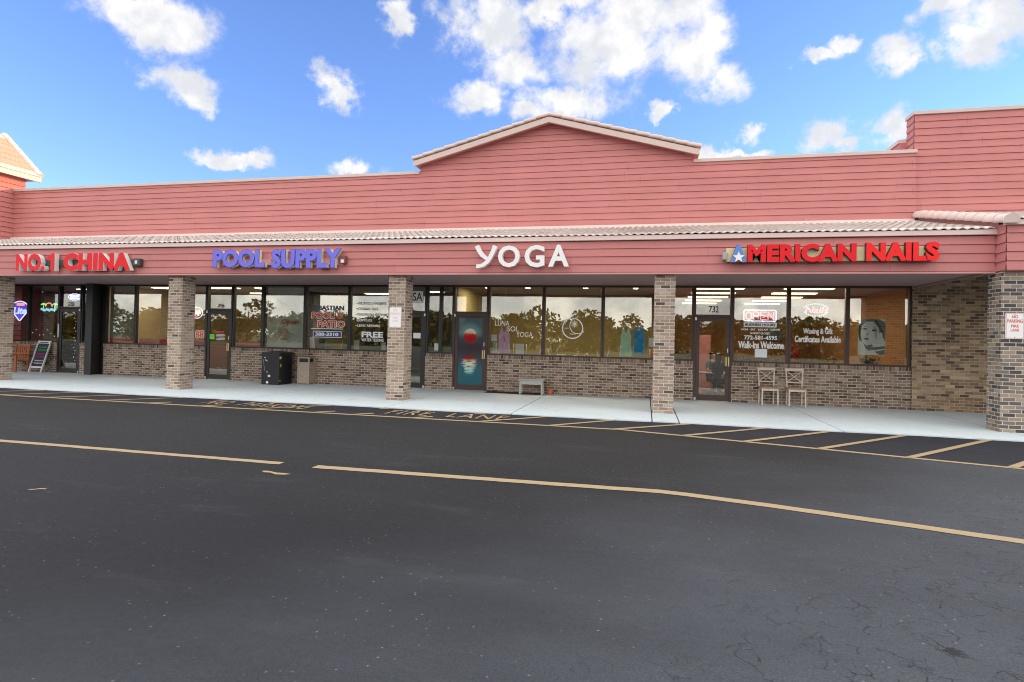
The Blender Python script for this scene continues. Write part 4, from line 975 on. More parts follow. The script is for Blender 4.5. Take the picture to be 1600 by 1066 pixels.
lettering('MON - SAT   9:30 AM - 7:00 PM', 2.57, 3.56, 1.98, 2.035, LY, VINYLW, P_['P'], 0.025)
lettering('SUNDAY CLOSED', 2.80, 3.30, 1.88, 1.935, LY, VINYLW, P_['P'], 0.025)
lettering('772-581-4595', 2.65, 3.49, 1.73, 1.845, LY, VINYLW, P_['P'], 0.03)
lettering('Walk-Ins Welcome', 2.50, 3.66, 1.49, 1.685, LY, VINYLW, P_['P'], 0.035)
lettering('Waxing & Gift', 4.14, 4.86, 1.875, 2.07, LY, VINYLW, P_['Q'], 0.025)
lettering('Certificates Available', 3.93, 5.06, 1.69, 1.865, LY, VINYLW, P_['Q'], 0.03)
lettering('708', -20.42, -20.17, 2.42, 2.56, LY, mat('gold_vinyl', (0.35, 0.27, 0.12), 0.5), P_['bar_t'], 0.01)
lettering('716', -14.12, -13.88, 2.43, 2.56, LY, BLACKV, P_['takeaway_t'], 0.01)
m = MB(); lettering('88', -14.985, -14.62, 1.37, 1.665, LY+0.002, None, None, 0.06, mb=m); m.build('lettering_outline', VINYLW, P_['E']); lettering('88', -14.965, -14.64, 1.385, 1.65, LY, VINYLR, P_['E'], 0.02)
lettering('Open', -14.28, -13.82, 1.555, 1.66, 16.997, VINYLR, P_['takeaway'], 0.01)
m = MB()
for k in range(5): m.box(-14.12, -13.80+0.03*(k % 2), 16.997, 17.0, 1.52-0.045*k, 1.537-0.045*k)
m.build('hours_print', PAPER, P_['takeaway'])
for k in range(16):
    zz = 0.35+1.75*k/15; m = MB(); xx = -20.02+0.035*sin(k*2.1); r = 0.012+0.01*((k*7) % 3)/2
    m.add([(xx+r*cos(2*pi*q/8), 16.995, zz+r*sin(2*pi*q/8)) for q in range(8)], [tuple(range(8))]); m.build('snowflake_sticker', VINYLW, P_['bar'])
for k in range(7):
    m = MB(); xx, zz, r = -22.0+0.17*k, 1.42+0.12*sin(k*1.9), 0.02; m.add([(xx+r*cos(2*pi*q/8), LY, zz+r*sin(2*pi*q/8)) for q in range(8)], [tuple(range(8))]); m.build('snowflake_sticker', VINYLW, P_['barB'])
# red notice strips, shades and shelves behind the glass
REDS = mat('red_board', (0.50, 0.012, 0.02), 0.5)
for x0, x1, key in ((-18.62, -17.5, 'C'), (-17.36, -15.98, 'D'), (-15.8, -14.6, 'E'), (-13.42, -12.45, 'F')):
    m = MB(); m.box(x0, x1, 17.115, 17.125, 1.14, 1.315); m.build('red_strip', REDS, P_[key])
m = MB()
for k in range(9): m.box(-13.35+0.095*k, -13.29+0.095*k, 17.110, 17.113, 1.19+0.012*(k % 3), 1.26-0.01*(k % 2))
m.build('strip_print', mat('dull_gold_print', (0.45, 0.16, 0.05), 0.5), P_['F'])
m = MB(); m.box(-18.64, -17.5, 17.13, 17.14, 1.14, 3.13); m.build('window_shade', mat('grey_shade', (0.20, 0.23, 0.21), 0.8, var=0.2), P_['C'])
m = MB(); m.box(-12.25, -10.9, 17.20, 17.21, 1.13, 3.13); m.build('window_shade', mat('pale_shade', (0.58, 0.64, 0.58), 0.8, var=0.15, vscale=1.2), P_['G'])
m = MB(); m.box(-12.3, -12.25, 17.16, 17.2, 1.13, 3.13); m.build('shade_edge', PAPER, P_['G'])
SHELF = mat('shelf_board', (0.16, 0.10, 0.07), 0.6, var=0.2)
for x0, x1 in ((-12.33, -7.75), (-4.6, 0.38), (0.5, 1.30), (2.36, 6.66)):
    m = MB(); m.box(x0, x1, 17.142, 17.50, 1.10, 1.125); m.build('window_shelf', SHELF, mall, bevel=0.003)

# ------------------------------------------------------------------ things on the sidewalk
# black plastic bin with a rounded back and stickers
t = thing('storage_bin', 'big black plastic bin with domed lid and stickers under the pool shop window', 'bin', (-11.32, 16.42, 0.01))
BPL = mat('black_plastic', (0.012, 0.013, 0.016), 0.42, var=0.15, vscale=3, bump=0.15, bscale=60)
def rprism(w_, d_, r, z0, z1, fr=0.03, n=6):
    pts = []
    for cx, cy, rr, a0 in ((w_/2-r, d_/2-r, r, 0), (-w_/2+r, d_/2-r, r, pi/2), (-w_/2+fr, -d_/2+fr, fr, pi), (w_/2-fr, -d_/2+fr, fr, 3*pi/2)):
        pts += [(cx+rr*cos(a0+pi/2*k/n), cy+rr*sin(a0+pi/2*k/n)) for k in range(n+1)]
    m = MB(); k = len(pts); vs = [(x, y, z0) for x, y in pts]+[(x, y, z1) for x, y in pts]
    m.add(vs, [(i, (i+1) % k, k+(i+1) % k, k+i) for i in range(k)]); m.add(vs, [tuple(range(k))[::-1], tuple(range(k, 2*k))]); return m
m = rprism(0.62, 0.84, 0.22, 0.0, 0.93); m.build('body', BPL, t, bevel=0.01, world=False)
m = rprism(0.65, 0.87, 0.23, 0.932, 1.0); m.build('lid', BPL, t, bevel=0.025, world=False)
m = MB(); m.lathe([(0.30, 0.0), (0.26, 0.025), (0.15, 0.045), (0.0, 0.052)], 24); m.v = [(x, y*1.3, z+0.999) for x, y, z in m.v]; m.build('dome', BPL, t, world=False)
YST = mat('yellow_sticker', (0.62, 0.45, 0.05), 0.5); GST = mat('grey_sticker', (0.45, 0.47, 0.50), 0.5)
def sticker(x, z, w_, h_, mt, side=0, rot=0.0, n=4):
    m = MB(); pts = [(w_/2*cos(2*pi*(k+0.5)/n)*1.41*(1 if n == 4 else 0.71), h_/2*sin(2*pi*(k+0.5)/n)*1.41*(1 if n == 4 else 0.71)) for k in range(n)]
    pts = [(a*cos(rot)-b_*sin(rot), a*sin(rot)+b_*cos(rot)) for a, b_ in pts]
    if side == 0: m.add([(x+a, -0.4225, z+b_) for a, b_ in pts], [tuple(range(n))])
    else: m.add([(0.3125, x+a, z+b_) for a, b_ in pts], [tuple(range(n))])
    m.build('sticker', mt, t, world=False)
sticker(-0.19, 0.84, 0.05, 0.035, WHITE, n=7); sticker(-0.14, 0.75, 0.09, 0.035, GST, rot=-0.5); sticker(-0.10, 0.39, 0.075, 0.06, GST, n=3, rot=-0.3); sticker(-0.03, 0.27, 0.10, 0.075, WHITE, n=9); sticker(-0.09, 0.07, 0.09, 0.08, WHITE, n=10)
sticker(-0.36, 0.84, 0.09, 0.075, WHITE, 1); sticker(-0.34, 0.60, 0.07, 0.10, YST, 1); sticker(-0.36, 0.13, 0.09, 0.03, YST, 1)
m = MB(); m.tube([(-0.235, -0.424, 0.78), (-0.215, -0.425, 0.60), (-0.175, -0.425, 0.42)], 0.004, 5); m.build('scratch', GST, t, world=False)

# pebble finished litter bin
t = thing('litter_bin', 'square beige litter bin with dark openings next to the black bin', 'litter bin', (-10.55, 16.76, 0.01), rz=radians(3))
def peb(tn, b):
    tc = tn.new('ShaderNodeTexCoord').outputs['Object']; v = tn.new('ShaderNodeTexVoronoi'); v.inputs['Scale'].default_value = 55; tn.l.new(tc, v.inputs['Vector'])
    tn.l.new(tn.ramp(v.outputs['Color'], [(0.2, (0.30, 0.24, 0.185)), (0.8, (0.50, 0.42, 0.34))]), b.inputs['Base Color'])
    bn = tn.new('ShaderNodeBump'); bn.inputs['Strength'].default_value = 0.5; bn.inputs['Distance'].default_value = 0.006; tn.l.new(v.outputs['Distance'], bn.inputs['Height']); tn.l.new(bn.outputs[0], b.inputs['Normal'])
PEB = mat('pebble_panel', rough=0.85, fn=peb)
m = MB(); m.box(-0.19, 0.19, -0.17, 0.17, 0.02, 0.66); m.build('body', PEB, t, bevel=0.012, world=False)
m = MB()
for a, b_ in ((-0.205, -0.165), (0.165, 0.205)):
    for c, d in ((-0.185, -0.145), (0.145, 0.185)): m.box(a, b_, c, d, 0.0, 0.86)
m.box(-0.165, 0.165, -0.18, 0.18, 0.66, 0.70); m.box(-0.165, 0.165, -0.18, 0.18, 0.82, 0.86); m.box(-0.2, 0.2, -0.145, 0.145, 0.662, 0.698); m.box(-0.2, 0.2, -0.145, 0.145, 0.822, 0.858)
m.build('frame', mat('beige_plastic', (0.40, 0.32, 0.26), 0.6, var=0.1), t, bevel=0.006, world=False)
m = MB(); m.box(-0.15, 0.15, -0.13, 0.13, 0.67, 0.84); m.build('dark_core', BLACKM, t, world=False)  # black filler painted in for the shade inside the openings
m = MB(); m.box(-0.205, 0.205, -0.185, 0.185, 0.862, 0.885); m.build('lid', mat('brown_lid', (0.16, 0.12, 0.10), 0.6), t, bevel=0.01, world=False)

# small grey bench
t = thing('bench', 'small pale grey wooden bench against the brick wall below the yoga window', 'bench', (-3.17, 16.62, 0.01))
GPW = mat('grey_painted_wood', (0.40, 0.41, 0.38), 0.65, var=0.12, vscale=8)
m = MB(); m.box(-0.38, 0.38, -0.17, 0.17, 0.41, 0.44); m.build('seat', GPW, t, bevel=0.006, world=False)
for sx in (-1, 1):
    for sy in (-1, 1):
        m = MB(); m.bar((sx*0.32, sy*0.13, 0.0), (sx*0.31, sy*0.12, 0.41), 0.05, 0.04); m.build('leg', GPW, t, bevel=0.003, world=False)
m = MB(); m.box(-0.29, 0.29, -0.135, -0.115, 0.29, 0.408); m.build('apron', GPW, t, world=False)
m = MB(); m.box(-0.29, 0.29, 0.115, 0.135, 0.29, 0.408); m.build('apron', GPW, t, world=False)

t = thing('flower_pot', 'small orange terracotta flower pot beside the grey bench', 'flower pot', (-2.655, 16.80, 0.01))
TC = mat('terracotta', (0.55, 0.17, 0.075), 0.8, var=0.12, vscale=12)
m = MB(); m.lathe([(0.062, 0.0), (0.085, 0.125), (0.080, 0.125), (0.076, 0.10), (0.0, 0.095)], 22); m.build('bowl', TC, t, world=False)
m = MB(); m.lathe([(0.087, 0.118), (0.100, 0.12), (0.102, 0.165), (0.09, 0.168), (0.085, 0.14)], 22); m.build('rim', TC, t, world=False)
m = MB(); m.box(-4.55, -2.84, 16.50, 16.93, 0.010, 0.026); tag(m.build('door_mat', mat('black_rubber', (0.012, 0.012, 0.012), 0.8, bump=0.4, bscale=90), bevel=0.004), 'long black rubber mat along the foot of the yoga shop wall', 'mat')

# x-back chairs
CW = mat('weathered_wood', (0.66, 0.56, 0.46), 0.7, var=0.25, vscale=9); CWS = mat('worn_brown_seat', (0.36, 0.24, 0.16), 0.65, var=0.25, vscale=9)
def make_chair():
    t = thing('dining_chair', 'weathered cross back wooden chair nearest the nail salon door', 'chair', (3.215, 16.66, 0.01), rz=radians(2), group='cross back chairs below the nail salon window')
    for sx in (-1, 1):
        m = MB(); m.bar((sx*0.195, -0.205, 0.0), (sx*0.19, -0.20, 0.445), 0.036, 0.036); m.build('leg', CW, t, bevel=0.004, world=False)
        m = MB(); m.bar((sx*0.185, 0.235, 0.0), (sx*0.18, 0.20, 0.45), 0.034, 0.036); m.build('leg', CW, t, bevel=0.004, world=False)
    for sx in (-1, 1):
        m = MB(); m.bar((sx*0.18, 0.205, 0.45), (sx*0.205, 0.27, 0.955), 0.034, 0.03); m.build('back_post', CW, t, bevel=0.004, world=False)
    m = MB(); m.box(-0.225, 0.225, -0.235, 0.225, 0.448, 0.478); m.build('seat', CWS, t, bevel=0.01, world=False)
    m = MB(); m.box(-0.175, 0.175, -0.205, -0.185, 0.385, 0.446); m.box(-0.175, 0.175, 0.19, 0.21, 0.385, 0.446); m.box(-0.2, -0.18, -0.18, 0.18, 0.387, 0.445); m.box(0.18, 0.2, -0.18, 0.18, 0.387, 0.445); m.build('apron', CW, t, world=False)
    m = MB(); m.bar((-0.235, 0.272, 0.935), (0.235, 0.272, 0.935), 0.03, 0.075); m.build('top_rail', CW, t, bevel=0.01, world=False)
    m = MB(); m.bar((-0.185, 0.225, 0.60), (0.185, 0.225, 0.60), 0.024, 0.035); m.build('lower_rail', CW, t, bevel=0.004, world=False)
    m = MB(); m.bar((-0.175, 0.228, 0.615), (0.19, 0.262, 0.905), 0.03, 0.016); m.build('cross_slat', CW, t, world=False)
    m = MB(); m.bar((0.175, 0.244, 0.615), (-0.19, 0.278, 0.905), 0.03, 0.016); m.build('cross_slat', CW, t, world=False)
    return t
c0 = make_chair()
copy_tree(c0, (3.885, 16.62, 0.01), radians(-3), 'weathered cross back wooden chair with paler grey top rail, farther from the door')

# chalkboard and slatted chair outside the bar
t = thing('chalkboard_sign', 'white framed chalkboard with coloured scribbles leaning on the wall outside the bar', 'chalkboard', (-21.22, 16.90, 0.01), rz=radians(-3))
CHALK = mat('chalkboard', (0.02, 0.018, 0.03), 0.7, var=0.3, vscale=6); WPW = mat('white_painted_wood', (0.70, 0.72, 0.74), 0.55, var=0.05)
def leaf_(sgn):
    def Q(x, z): return (x, sgn*(0.34*(1-z/1.14)), z)
    m = MB()
    for sx in (-1, 1): m.bar(Q(sx*0.29, 0.0), Q(sx*0.29, 1.14), 0.055, 0.03, up=(1, 0, 0))
    m.bar(Q(-0.26, 0.19), Q(0.26, 0.19), 0.03, 0.055); m.bar(Q(-0.26, 1.08), Q(0.26, 1.08), 0.03, 0.10)
    m.build('frame', WPW, t, bevel=0.004, world=False)
    m = MB(); a = 0.004*sgn; p = [Q(-0.265, 0.215), Q(0.265, 0.215), Q(0.265, 1.04), Q(-0.265, 1.04)]
    m.add(p+[(x, y+0.012*(1 if sgn < 0 else -1), z) for x, y, z in p], [(0, 1, 2, 3), (7, 6, 5, 4), (0, 4, 5, 1), (1, 5, 6, 2), (2, 6, 7, 3), (3, 7, 4, 0)]); return m.build('board', CHALK, t, world=False)
bd = leaf_(-1)
CG = mat('green_chalk', (0.05, 0.35, 0.12), 0.9); CM = mat('pink_chalk', (0.40, 0.06, 0.20), 0.9); CWH = mat('white_chalk', (0.6, 0.6, 0.62), 0.9)
for z_, mt, amp in ((1.07, BLACKV, 0.016), (0.90, CG, 0.025), (0.80, CG, 0.03), (0.66, CM, 0.022), (0.57, CM, 0.02), (0.42, CWH, 0.018), (0.33, CWH, 0.022)):
    m = MB(); pts = []
    for k in range(40):
        x = -0.2+0.4*k/39; z = z_+amp*sin(k*1.9)+amp*0.5*sin(k*0.7); pts.append((x, -0.34*(1-z/1.14)-(0.006 if mt != BLACKV else 0.018), z))
    m.tube(pts, 0.007, 5); m.build('chalk_scribble', mt, bd, world=False)
c_ = t
t = thing('garden_chair', 'orange brown slatted wooden chair half hidden by the left column', 'chair', (-22.05, 16.5, 0.01), rz=radians(8))
OW = mat('orange_stained_wood', (0.36, 0.115, 0.04), 0.6, var=0.25, vscale=7)
for sx in (-1, 1):
    m = MB(); m.bar((sx*0.26, -0.24, 0), (sx*0.26, -0.24, 0.60), 0.05, 0.05); m.build('leg', OW, t, bevel=0.004, world=False)
    m = MB(); m.bar((sx*0.26, 0.22, 0), (sx*0.26, 0.30, 0.98), 0.05, 0.05); m.build('leg', OW, t, bevel=0.004, world=False)
    m = MB(); m.box(sx*0.26-0.035, sx*0.26+0.035, -0.28, 0.26, 0.60, 0.625); m.build('armrest', OW, t, bevel=0.004, world=False)
for k in range(5):
    m = MB(); m.box(-0.25, 0.25, -0.26+0.1*k, -0.175+0.1*k, 0.40, 0.42); m.build('seat_slat', OW, t, bevel=0.003, world=False)
for zz in (0.94, 0.66, 0.46):
    m = MB(); m.bar((-0.235, 0.22+0.08*zz, zz), (0.235, 0.22+0.08*zz, zz), 0.03, 0.06); m.build('back_rail', OW, t, bevel=0.003, world=False)
for k in range(6):
    x = -0.19+0.076*k; m = MB(); m.bar((x, 0.258, 0.49), (x, 0.295, 0.91), 0.045, 0.014); m.build('back_slat', OW, t, world=False)

# ------------------------------------------------------------------ neon signs in the windows
N_RED = emis('neon_red', (1.0, 0.22, 0.24), 0.7); N_BLUE = emis('neon_blue', (0.30, 0.36, 1.0), 0.8); N_WHITE = emis('neon_white', (0.80, 0.80, 1.0), 0.4)
N_GREEN = emis('neon_green', (0.16, 0.85, 0.18), 0.5); N_CYAN = emis('neon_cyan', (0.35, 0.85, 0.95), 0.3); N_PINK = emis('neon_pink', (1.0, 0.16, 0.22), 0.5)
NOFF = mat('unlit_red_tube', (0.30, 0.075, 0.05), 0.4); NBACK = mat('sign_backing', (0.03, 0.03, 0.06), 0.5)
def rect_path(x0, x1, z0, z1, y, r=0.04):
    out = []
    for cx, cz, a0 in ((x1-r, z0+r, -pi/2), (x1-r, z1-r, 0), (x0+r, z1-r, pi/2), (x0+r, z0+r, pi)):
        out += [(cx+r*cos(a0+pi/2*k/3), y, cz+r*sin(a0+pi/2*k/3)) for k in range(4)]
    return out
NY = 17.125
t = thing('neon_sign', 'lit pink OPEN neon in a white frame in the nail salon window', 'neon sign', (3.06, NY, 2.24))
m = MB(); m.box(2.66, 3.46, NY+0.02, NY+0.03, 2.255, 2.535); m.build('backing', mat('clear_backing', (0.30, 0.12, 0.22), 0.3), t)
m = MB(); m.tube(rect_path(2.645, 3.475, 2.245, 2.545, NY), 0.013, 8, closed=True); m.build('frame_tube', N_WHITE, t)
def stroke(letter, x, w_, z, h_):
    if letter == 'O': return [[(x+w_/2+w_/2*cos(2*pi*k/18), z+h_/2+h_/2*sin(2*pi*k/18)) for k in range(19)]]
    if letter == 'P': return [[(x, z), (x, z+h_), (x+w_*0.6, z+h_), (x+w_*0.95, z+h_*0.9), (x+w_, z+h_*0.72), (x+w_*0.9, z+h_*0.55), (x+w_*0.6, z+h_*0.47), (x, z+h_*0.47)]]
    if letter == 'E': return [[(x+w_, z), (x, z), (x, z+h_), (x+w_, z+h_)], [(x, z+h_*0.52), (x+w_*0.85, z+h_*0.52)]]
    if letter == 'N': return [[(x, z), (x, z+h_), (x+w_, z), (x+w_, z+h_)]]
for i, ch_ in enumerate('OPEN'):
    m = MB()
    for path in stroke(ch_, 2.70+0.19*i, 0.145, 2.29, 0.205): m.tube([(x, NY-0.004, z) for x, z in path], 0.012, 6)
    m.build('letter_tube', N_RED, t)
t = thing('neon_sign', 'lit pink word Nails in a blue dotted oval above the waxing lettering', 'neon sign', (4.47, NY, 2.38))
for k in range(34):
    a = 2*pi*k/34
    if abs(sin(a)) < 0.28: continue
    m = MB(); m.tube([(4.47+0.31*cos(a-0.05), NY, 2.565+0.165*sin(a-0.05)), (4.47+0.31*cos(a+0.05), NY, 2.565+0.165*sin(a+0.05))], 0.011, 6); m.build('oval_tube', N_CYAN, t)
m = MB(); lettering('Nails', 4.19, 4.77, 2.48, 2.655, NY-0.02, None, None, 0.01, shear=0.25, mb=m, depth=0.02); m.build('letter_tube', N_PINK, t)
t = thing('neon_sign', 'unlit striped flag with the word open hanging in the pale pool shop window', 'neon sign', (-11.5, 17.14, 1.88))
for k in range(6):
    m = MB(); x0 = -11.80 if k < 3 else -11.55; m.tube([(x0 + (-11.20-x0)*q/14, 17.14, 2.34+0.05*k+0.025*sin(2*pi*q/14+0.5)) for q in range(15)], 0.011, 6); m.build('stripe_tube', NOFF if k % 2 == 0 else mat('unlit_pale_tube', (0.5, 0.33, 0.27), 0.4), t)
m = MB(); m.box(-11.79, -11.58, 17.135, 17.145, 2.50, 2.63); m.build('flag_canton', mat('unlit_dark_tube', (0.12, 0.07, 0.06), 0.5), t)
m = MB(); lettering('Open', -11.74, -11.13, 1.87, 2.09, 17.13, None, None, 0.015, shear=0.2, mb=m, depth=0.02); m.build('letter_tube', NOFF, t)
m = MB(); m.tube([(-11.75, 17.14, 2.05), (-11.75, 17.14, 3.1)], 0.003, 5); m.build('hanging_wire', GST, t)
t = thing('dreamcatcher', 'pale feather dreamcatcher hanging low in the pool shop window', 'dreamcatcher', (-11.68, 17.16, 1.30))
FEA = mat('pale_feather', (0.50, 0.40, 0.35), 0.9, var=0.2)
m = MB(); ring(m, (-11.70, 1.93), 0.10, 0.012, 17.165, n=24); m.tube([(-11.70, 17.165, 2.03), (-11.70, 17.165, 3.1)], 0.003, 5); m.build('hoop', FEA, t)
for k in range(5):
    x = -11.86+0.08*k; m = MB(); L = 0.42+0.1*(2-abs(k-2)); top = 1.86-0.03*abs(k-2)
    m.add([(x, 17.163, top), (x-0.035, 17.16, top-L*0.4), (x-0.03, 17.16, top-L*0.75), (x, 17.163, top-L), (x+0.03, 17.166, top-L*0.75), (x+0.035, 17.166, top-L*0.4)], [(0, 1, 2, 3), (0, 3, 4, 5)]); m.build('feather', FEA, t)
t = thing('neon_sign', 'red neon swirl in a white ring beside the takeaway door', 'neon sign', (-15.03, NY, 2.05))
m = MB(); m.tube([(-15.02+0.22*cos(2*pi*k/28), NY, 2.25+0.19*sin(2*pi*k/28)) for k in range(28)], 0.014, 6, closed=True); m.build('ring_tube', N_WHITE, t)
m = MB(); m.tube([(-15.10, NY, 2.13), (-15.05, NY, 2.3), (-14.98, NY, 2.16), (-14.93, NY, 2.34), (-14.88, NY, 2.2)], 0.03, 6); m.build('swirl_tube', N_RED, t)
t = thing('neon_sign', 'green palm trees neon with a cyan word in the bar window', 'neon sign', (-21.4, NY, 2.2))
for sx in (-21.66, -21.14):
    m = MB(); m.tube([(sx, NY, 2.28), (sx+0.02, NY, 2.45)], 0.012, 6)
    for a in (0.2, 0.9, 1.6, 2.3, 3.0): m.tube([(sx+0.02, NY, 2.45), (sx+0.02+0.08*cos(a), NY, 2.47+0.06*sin(a)), (sx+0.02+0.13*cos(a), NY, 2.45+0.05*sin(a))], 0.012, 5)
    m.build('palm_tube', N_GREEN, t)
m = MB(); m.tube([(-21.4+0.15*cos(pi*k/12), NY, 2.40+0.13*sin(pi*k/12)) for k in range(13)], 0.016, 6); m.build('sun_tube', N_RED, t)
m = MB(); m.tube([(-21.75+0.7*k/60, NY-0.01, 2.28+0.05*sin(k*0.9)+0.02*sin(k*0.33)) for k in range(61)], 0.013, 6); m.build('script_tube', N_CYAN, t)
t = thing('neon_sign', 'blue and white bar neon with a zigzag edge above the bar door', 'neon sign', (-20.24, NY, 2.62))
m = MB(); m.box(-20.47, -20.0, NY+0.02, NY+0.03, 2.66, 2.86); m.build('backing', emis('blue_glow_panel', (0.12, 0.14, 0.75), 0.35), t)
m = MB(); m.tube([(-20.24+(0.27+0.02*(k % 2))*cos(2*pi*k/24), NY, 2.76+(0.105+0.025*(k % 2))*sin(2*pi*k/24)) for k in range(24)], 0.012, 6, closed=True); m.build('edge_tube', N_BLUE, t)
for zz in (2.79, 2.71):
    m = MB(); m.tube([(-20.44+0.4*k/44, NY-0.01, zz+0.026*sin(k*1.1)) for k in range(45)], 0.011, 6); m.build('script_tube', N_WHITE, t)
t = thing('neon_sign', 'blue rounded beer sign with white rim partly behind the left column', 'neon sign', (-22.75, NY, 1.9))
hp = [(-22.75+0.42*cos(a), 2.28+0.30*sin(a)) if sin(a) > -0.1 else (-22.75+0.42*cos(a)*(1+sin(a)*0.75), 2.28+0.42*sin(a)) for a in [2*pi*k/36 for k in range(36)]]
m = MB(); m.prism(hp, NY+0.01, NY+0.03); m.build('panel', emis('deep_blue_panel', (0.06, 0.05, 0.42), 0.5), t)
m = MB(); m.tube([(x, NY, z) for x, z in hp], 0.02, 6, closed=True); m.build('rim_tube', N_WHITE, t)
m = MB(); lettering('Lite', -23.05, -22.42, 2.10, 2.36, NY-0.015, None, None, 0.03, shear=0.15, mb=m, depth=0.015); m.build('lettering', N_BLUE, t)
m = MB(); m.box(-22.9, -22.55, NY-0.005, NY+0.008, 2.42, 2.52); m.build('red_badge', N_RED, t)

# ------------------------------------------------------------------ goods and papers in the windows
def garment(name, label, x0, x1, z0, z1, y, col, flare, split_):
    t = thing(name, label, 'garment', ((x0+x1)/2, y, z0), group=None); w_ = x1-x0; c = (x0+x1)/2
    prof = [(z1, 0.30), (z1-0.16*(z1-z0), 0.34), (z1-0.30*(z1-z0), 0.46), (z1-0.46*(z1-z0), 0.44), (z1-0.7*(z1-z0), 0.48), (z0+0.04, 0.5*flare), (z0, 0.47*flare)]
    def sheet(zt, zb, inner=0.0, n=14):
        m = MB(); rows = 18; vs = []
        for i in range(rows+1):
            z = zt+(zb-zt)*i/rows
            for (za, wa), (zc, wc) in zip(prof[:-1], prof[1:]):
                if za >= z >= zc: hw = (wa+(wc-wa)*(za-z)/max(1e-6, za-zc))*w_; break
            for k in range(n+1):
                u = -1+2*k/n; vs.append((c+u*hw, y+0.012*sin(u*9+z*4)-0.02*(1-u*u), z))
        m.add(vs, [(i*(n+1)+k, (i+1)*(n+1)+k, (i+1)*(n+1)+k+1, i*(n+1)+k+1) for i in range(rows) for k in range(n)], 0, True); return m
    mt = mat(name+'_'+label.split()[0]+'_cloth', col, 0.85, var=0.14, vscale=14)
    sheet(z1-0.17*(z1-z0), z0).build('body', mt, t)
    for sx in (-1, 1):
        m = MB(); m.add([(c+sx*0.30*w_, y-0.004, z1), (c+sx*0.18*w_, y-0.004, z1), (c+sx*0.02*w_, y-0.012, z1-0.20*(z1-z0)), (c+sx*0.38*w_, y-0.012, z1-0.22*(z1-z0))], [(0, 1, 2, 3) if sx > 0 else (3, 2, 1, 0)]); m.build('strap', mt, t)
    m = MB(); m.tube([(c-0.32*w_, y, z1), (c, y, z1+0.05), (c+0.32*w_, y, z1)], 0.005, 5); m.tube([(c, y, z1+0.05), (c, y, 3.11)], 0.0025, 5); m.build('hanger', GST, t)
    return t
g1 = garment('tank_dress', 'lavender tank garment with dark print hanging in the left yoga window', -4.35, -3.97, 1.17, 1.93, 17.19, (0.82, 0.50, 0.80), 1.04, True)
m = MB(); [m.add([(-4.16+0.05*sin(k*2.4)*(k % 3), 17.160, 1.52+0.02*k), (-4.13+0.05*sin(k*2.4)*(k % 3), 17.160, 1.52+0.02*k), (-4.145+0.05*sin(k*2.4)*(k % 3), 17.160, 1.55+0.02*k)], [(0, 1, 2)]) for k in range(8)]; m.build('chest_print', VINYLB, g1)
garment('tank_dress', 'mint green tank dress hanging in the right yoga window', -0.71, -0.375, 1.16, 2.0, 17.19, (0.62, 0.95, 0.72), 1.08, False)
garment('tank_dress', 'bright blue tank dress hanging at the right of the mint one', -0.33, 0.01, 1.24, 2.04, 17.19, (0.03, 0.36, 0.80), 1.02, False)
def flat_item(name, label, cat, x0, x1, z0, z1, y, m_, group=None, rot=0.0):
    m = MB(); m.box(x0, x1, y, y+0.004, z0, z1)
    if rot: m.xf(Matrix.Translation(((x0+x1)/2, y, (z0+z1)/2)) @ Matrix.Rotation(rot, 4, 'Y') @ Matrix.Translation((-(x0+x1)/2, -y, -(z0+z1)/2)))
    o = m.build(name, m_); c = Vector(((x0+x1)/2, y, (z0+z1)/2)); o.location = c; o.data.transform(Matrix.Translation(-c)); return tag(o, label, cat, group)
flat_item('paper_notice', 'square white paper taped in the yoga window beside the moon door', 'notice', -4.55, -4.37, 1.52, 1.72, 17.11, PAPER)
flat_item('paper_notice', 'narrow pale paper at the right edge of the yoga window', 'notice', 0.10, 0.23, 1.47, 1.72, 17.11, PAPER)
flat_item('paper_notice', 'white paper taped below the walk-ins welcome lettering', 'notice', 2.93, 3.24, 1.25, 1.48, LY-0.008, PAPER)
flat_item('green_note', 'bright green note stuck on the takeaway door glass', 'notice', -14.43, -14.19, 1.36, 1.53, 16.992, mat('neon_green_paper', (0.16, 0.80, 0.08), 0.7))
flat_item('paper_notice', 'small white notice with green mark in the narrow window left of the moon door', 'notice', -6.335, -6.17, 1.19, 1.41, 17.035, mat('green_white_print', (0.50, 0.62, 0.50), 0.7, var=0.3, vscale=25))
flat_item('paper_notice', 'white paper taped on the pool shop door', 'notice', -7.02, -6.78, 1.55, 1.72, 16.992, PAPER)
flat_item('price_card', 'white card standing in the corner of the pool and patio window', 'card', -10.72, -10.55, 1.13, 1.52, 17.20, PAPER, rot=-0.12)
flat_item('price_card', 'mottled white card at the left of the free water testing window', 'card', -9.15, -8.96, 1.13, 1.45, 17.22, mat('printed_card', (0.5, 0.5, 0.46), 0.7, var=0.3, vscale=30))
flat_item('price_card', 'pale blue card below the free water testing lettering', 'card', -8.20, -8.05, 1.13, 1.39, 17.24, mat('pale_blue_card', (0.45, 0.58, 0.66), 0.7))
flat_item('price_card', 'white card leaning right of the pale blue card', 'card', -8.02, -7.86, 1.13, 1.37, 17.26, PAPER, rot=0.08)
flat_item('display_card', 'white card standing on the sill under the yoga lettering', 'card', -3.81, -3.55, 1.13, 1.46, 17.22, PAPER)
m = MB(); m.box(-4.56, -4.30, 17.16, 17.30, 1.126, 1.22); tag(m.build('shallow_box', WHITE, bevel=0.006), 'low white box on the sill beside the lavender garment', 'box')
m = MB(); m.box(-4.50, -4.40, 17.20, 17.28, 1.222, 1.48); tag(m.build('leaflet_holder', mat('pale_blue_plastic', (0.36, 0.52, 0.56), 0.4), bevel=0.005), 'pale blue leaflet holder standing on the low white box', 'holder')
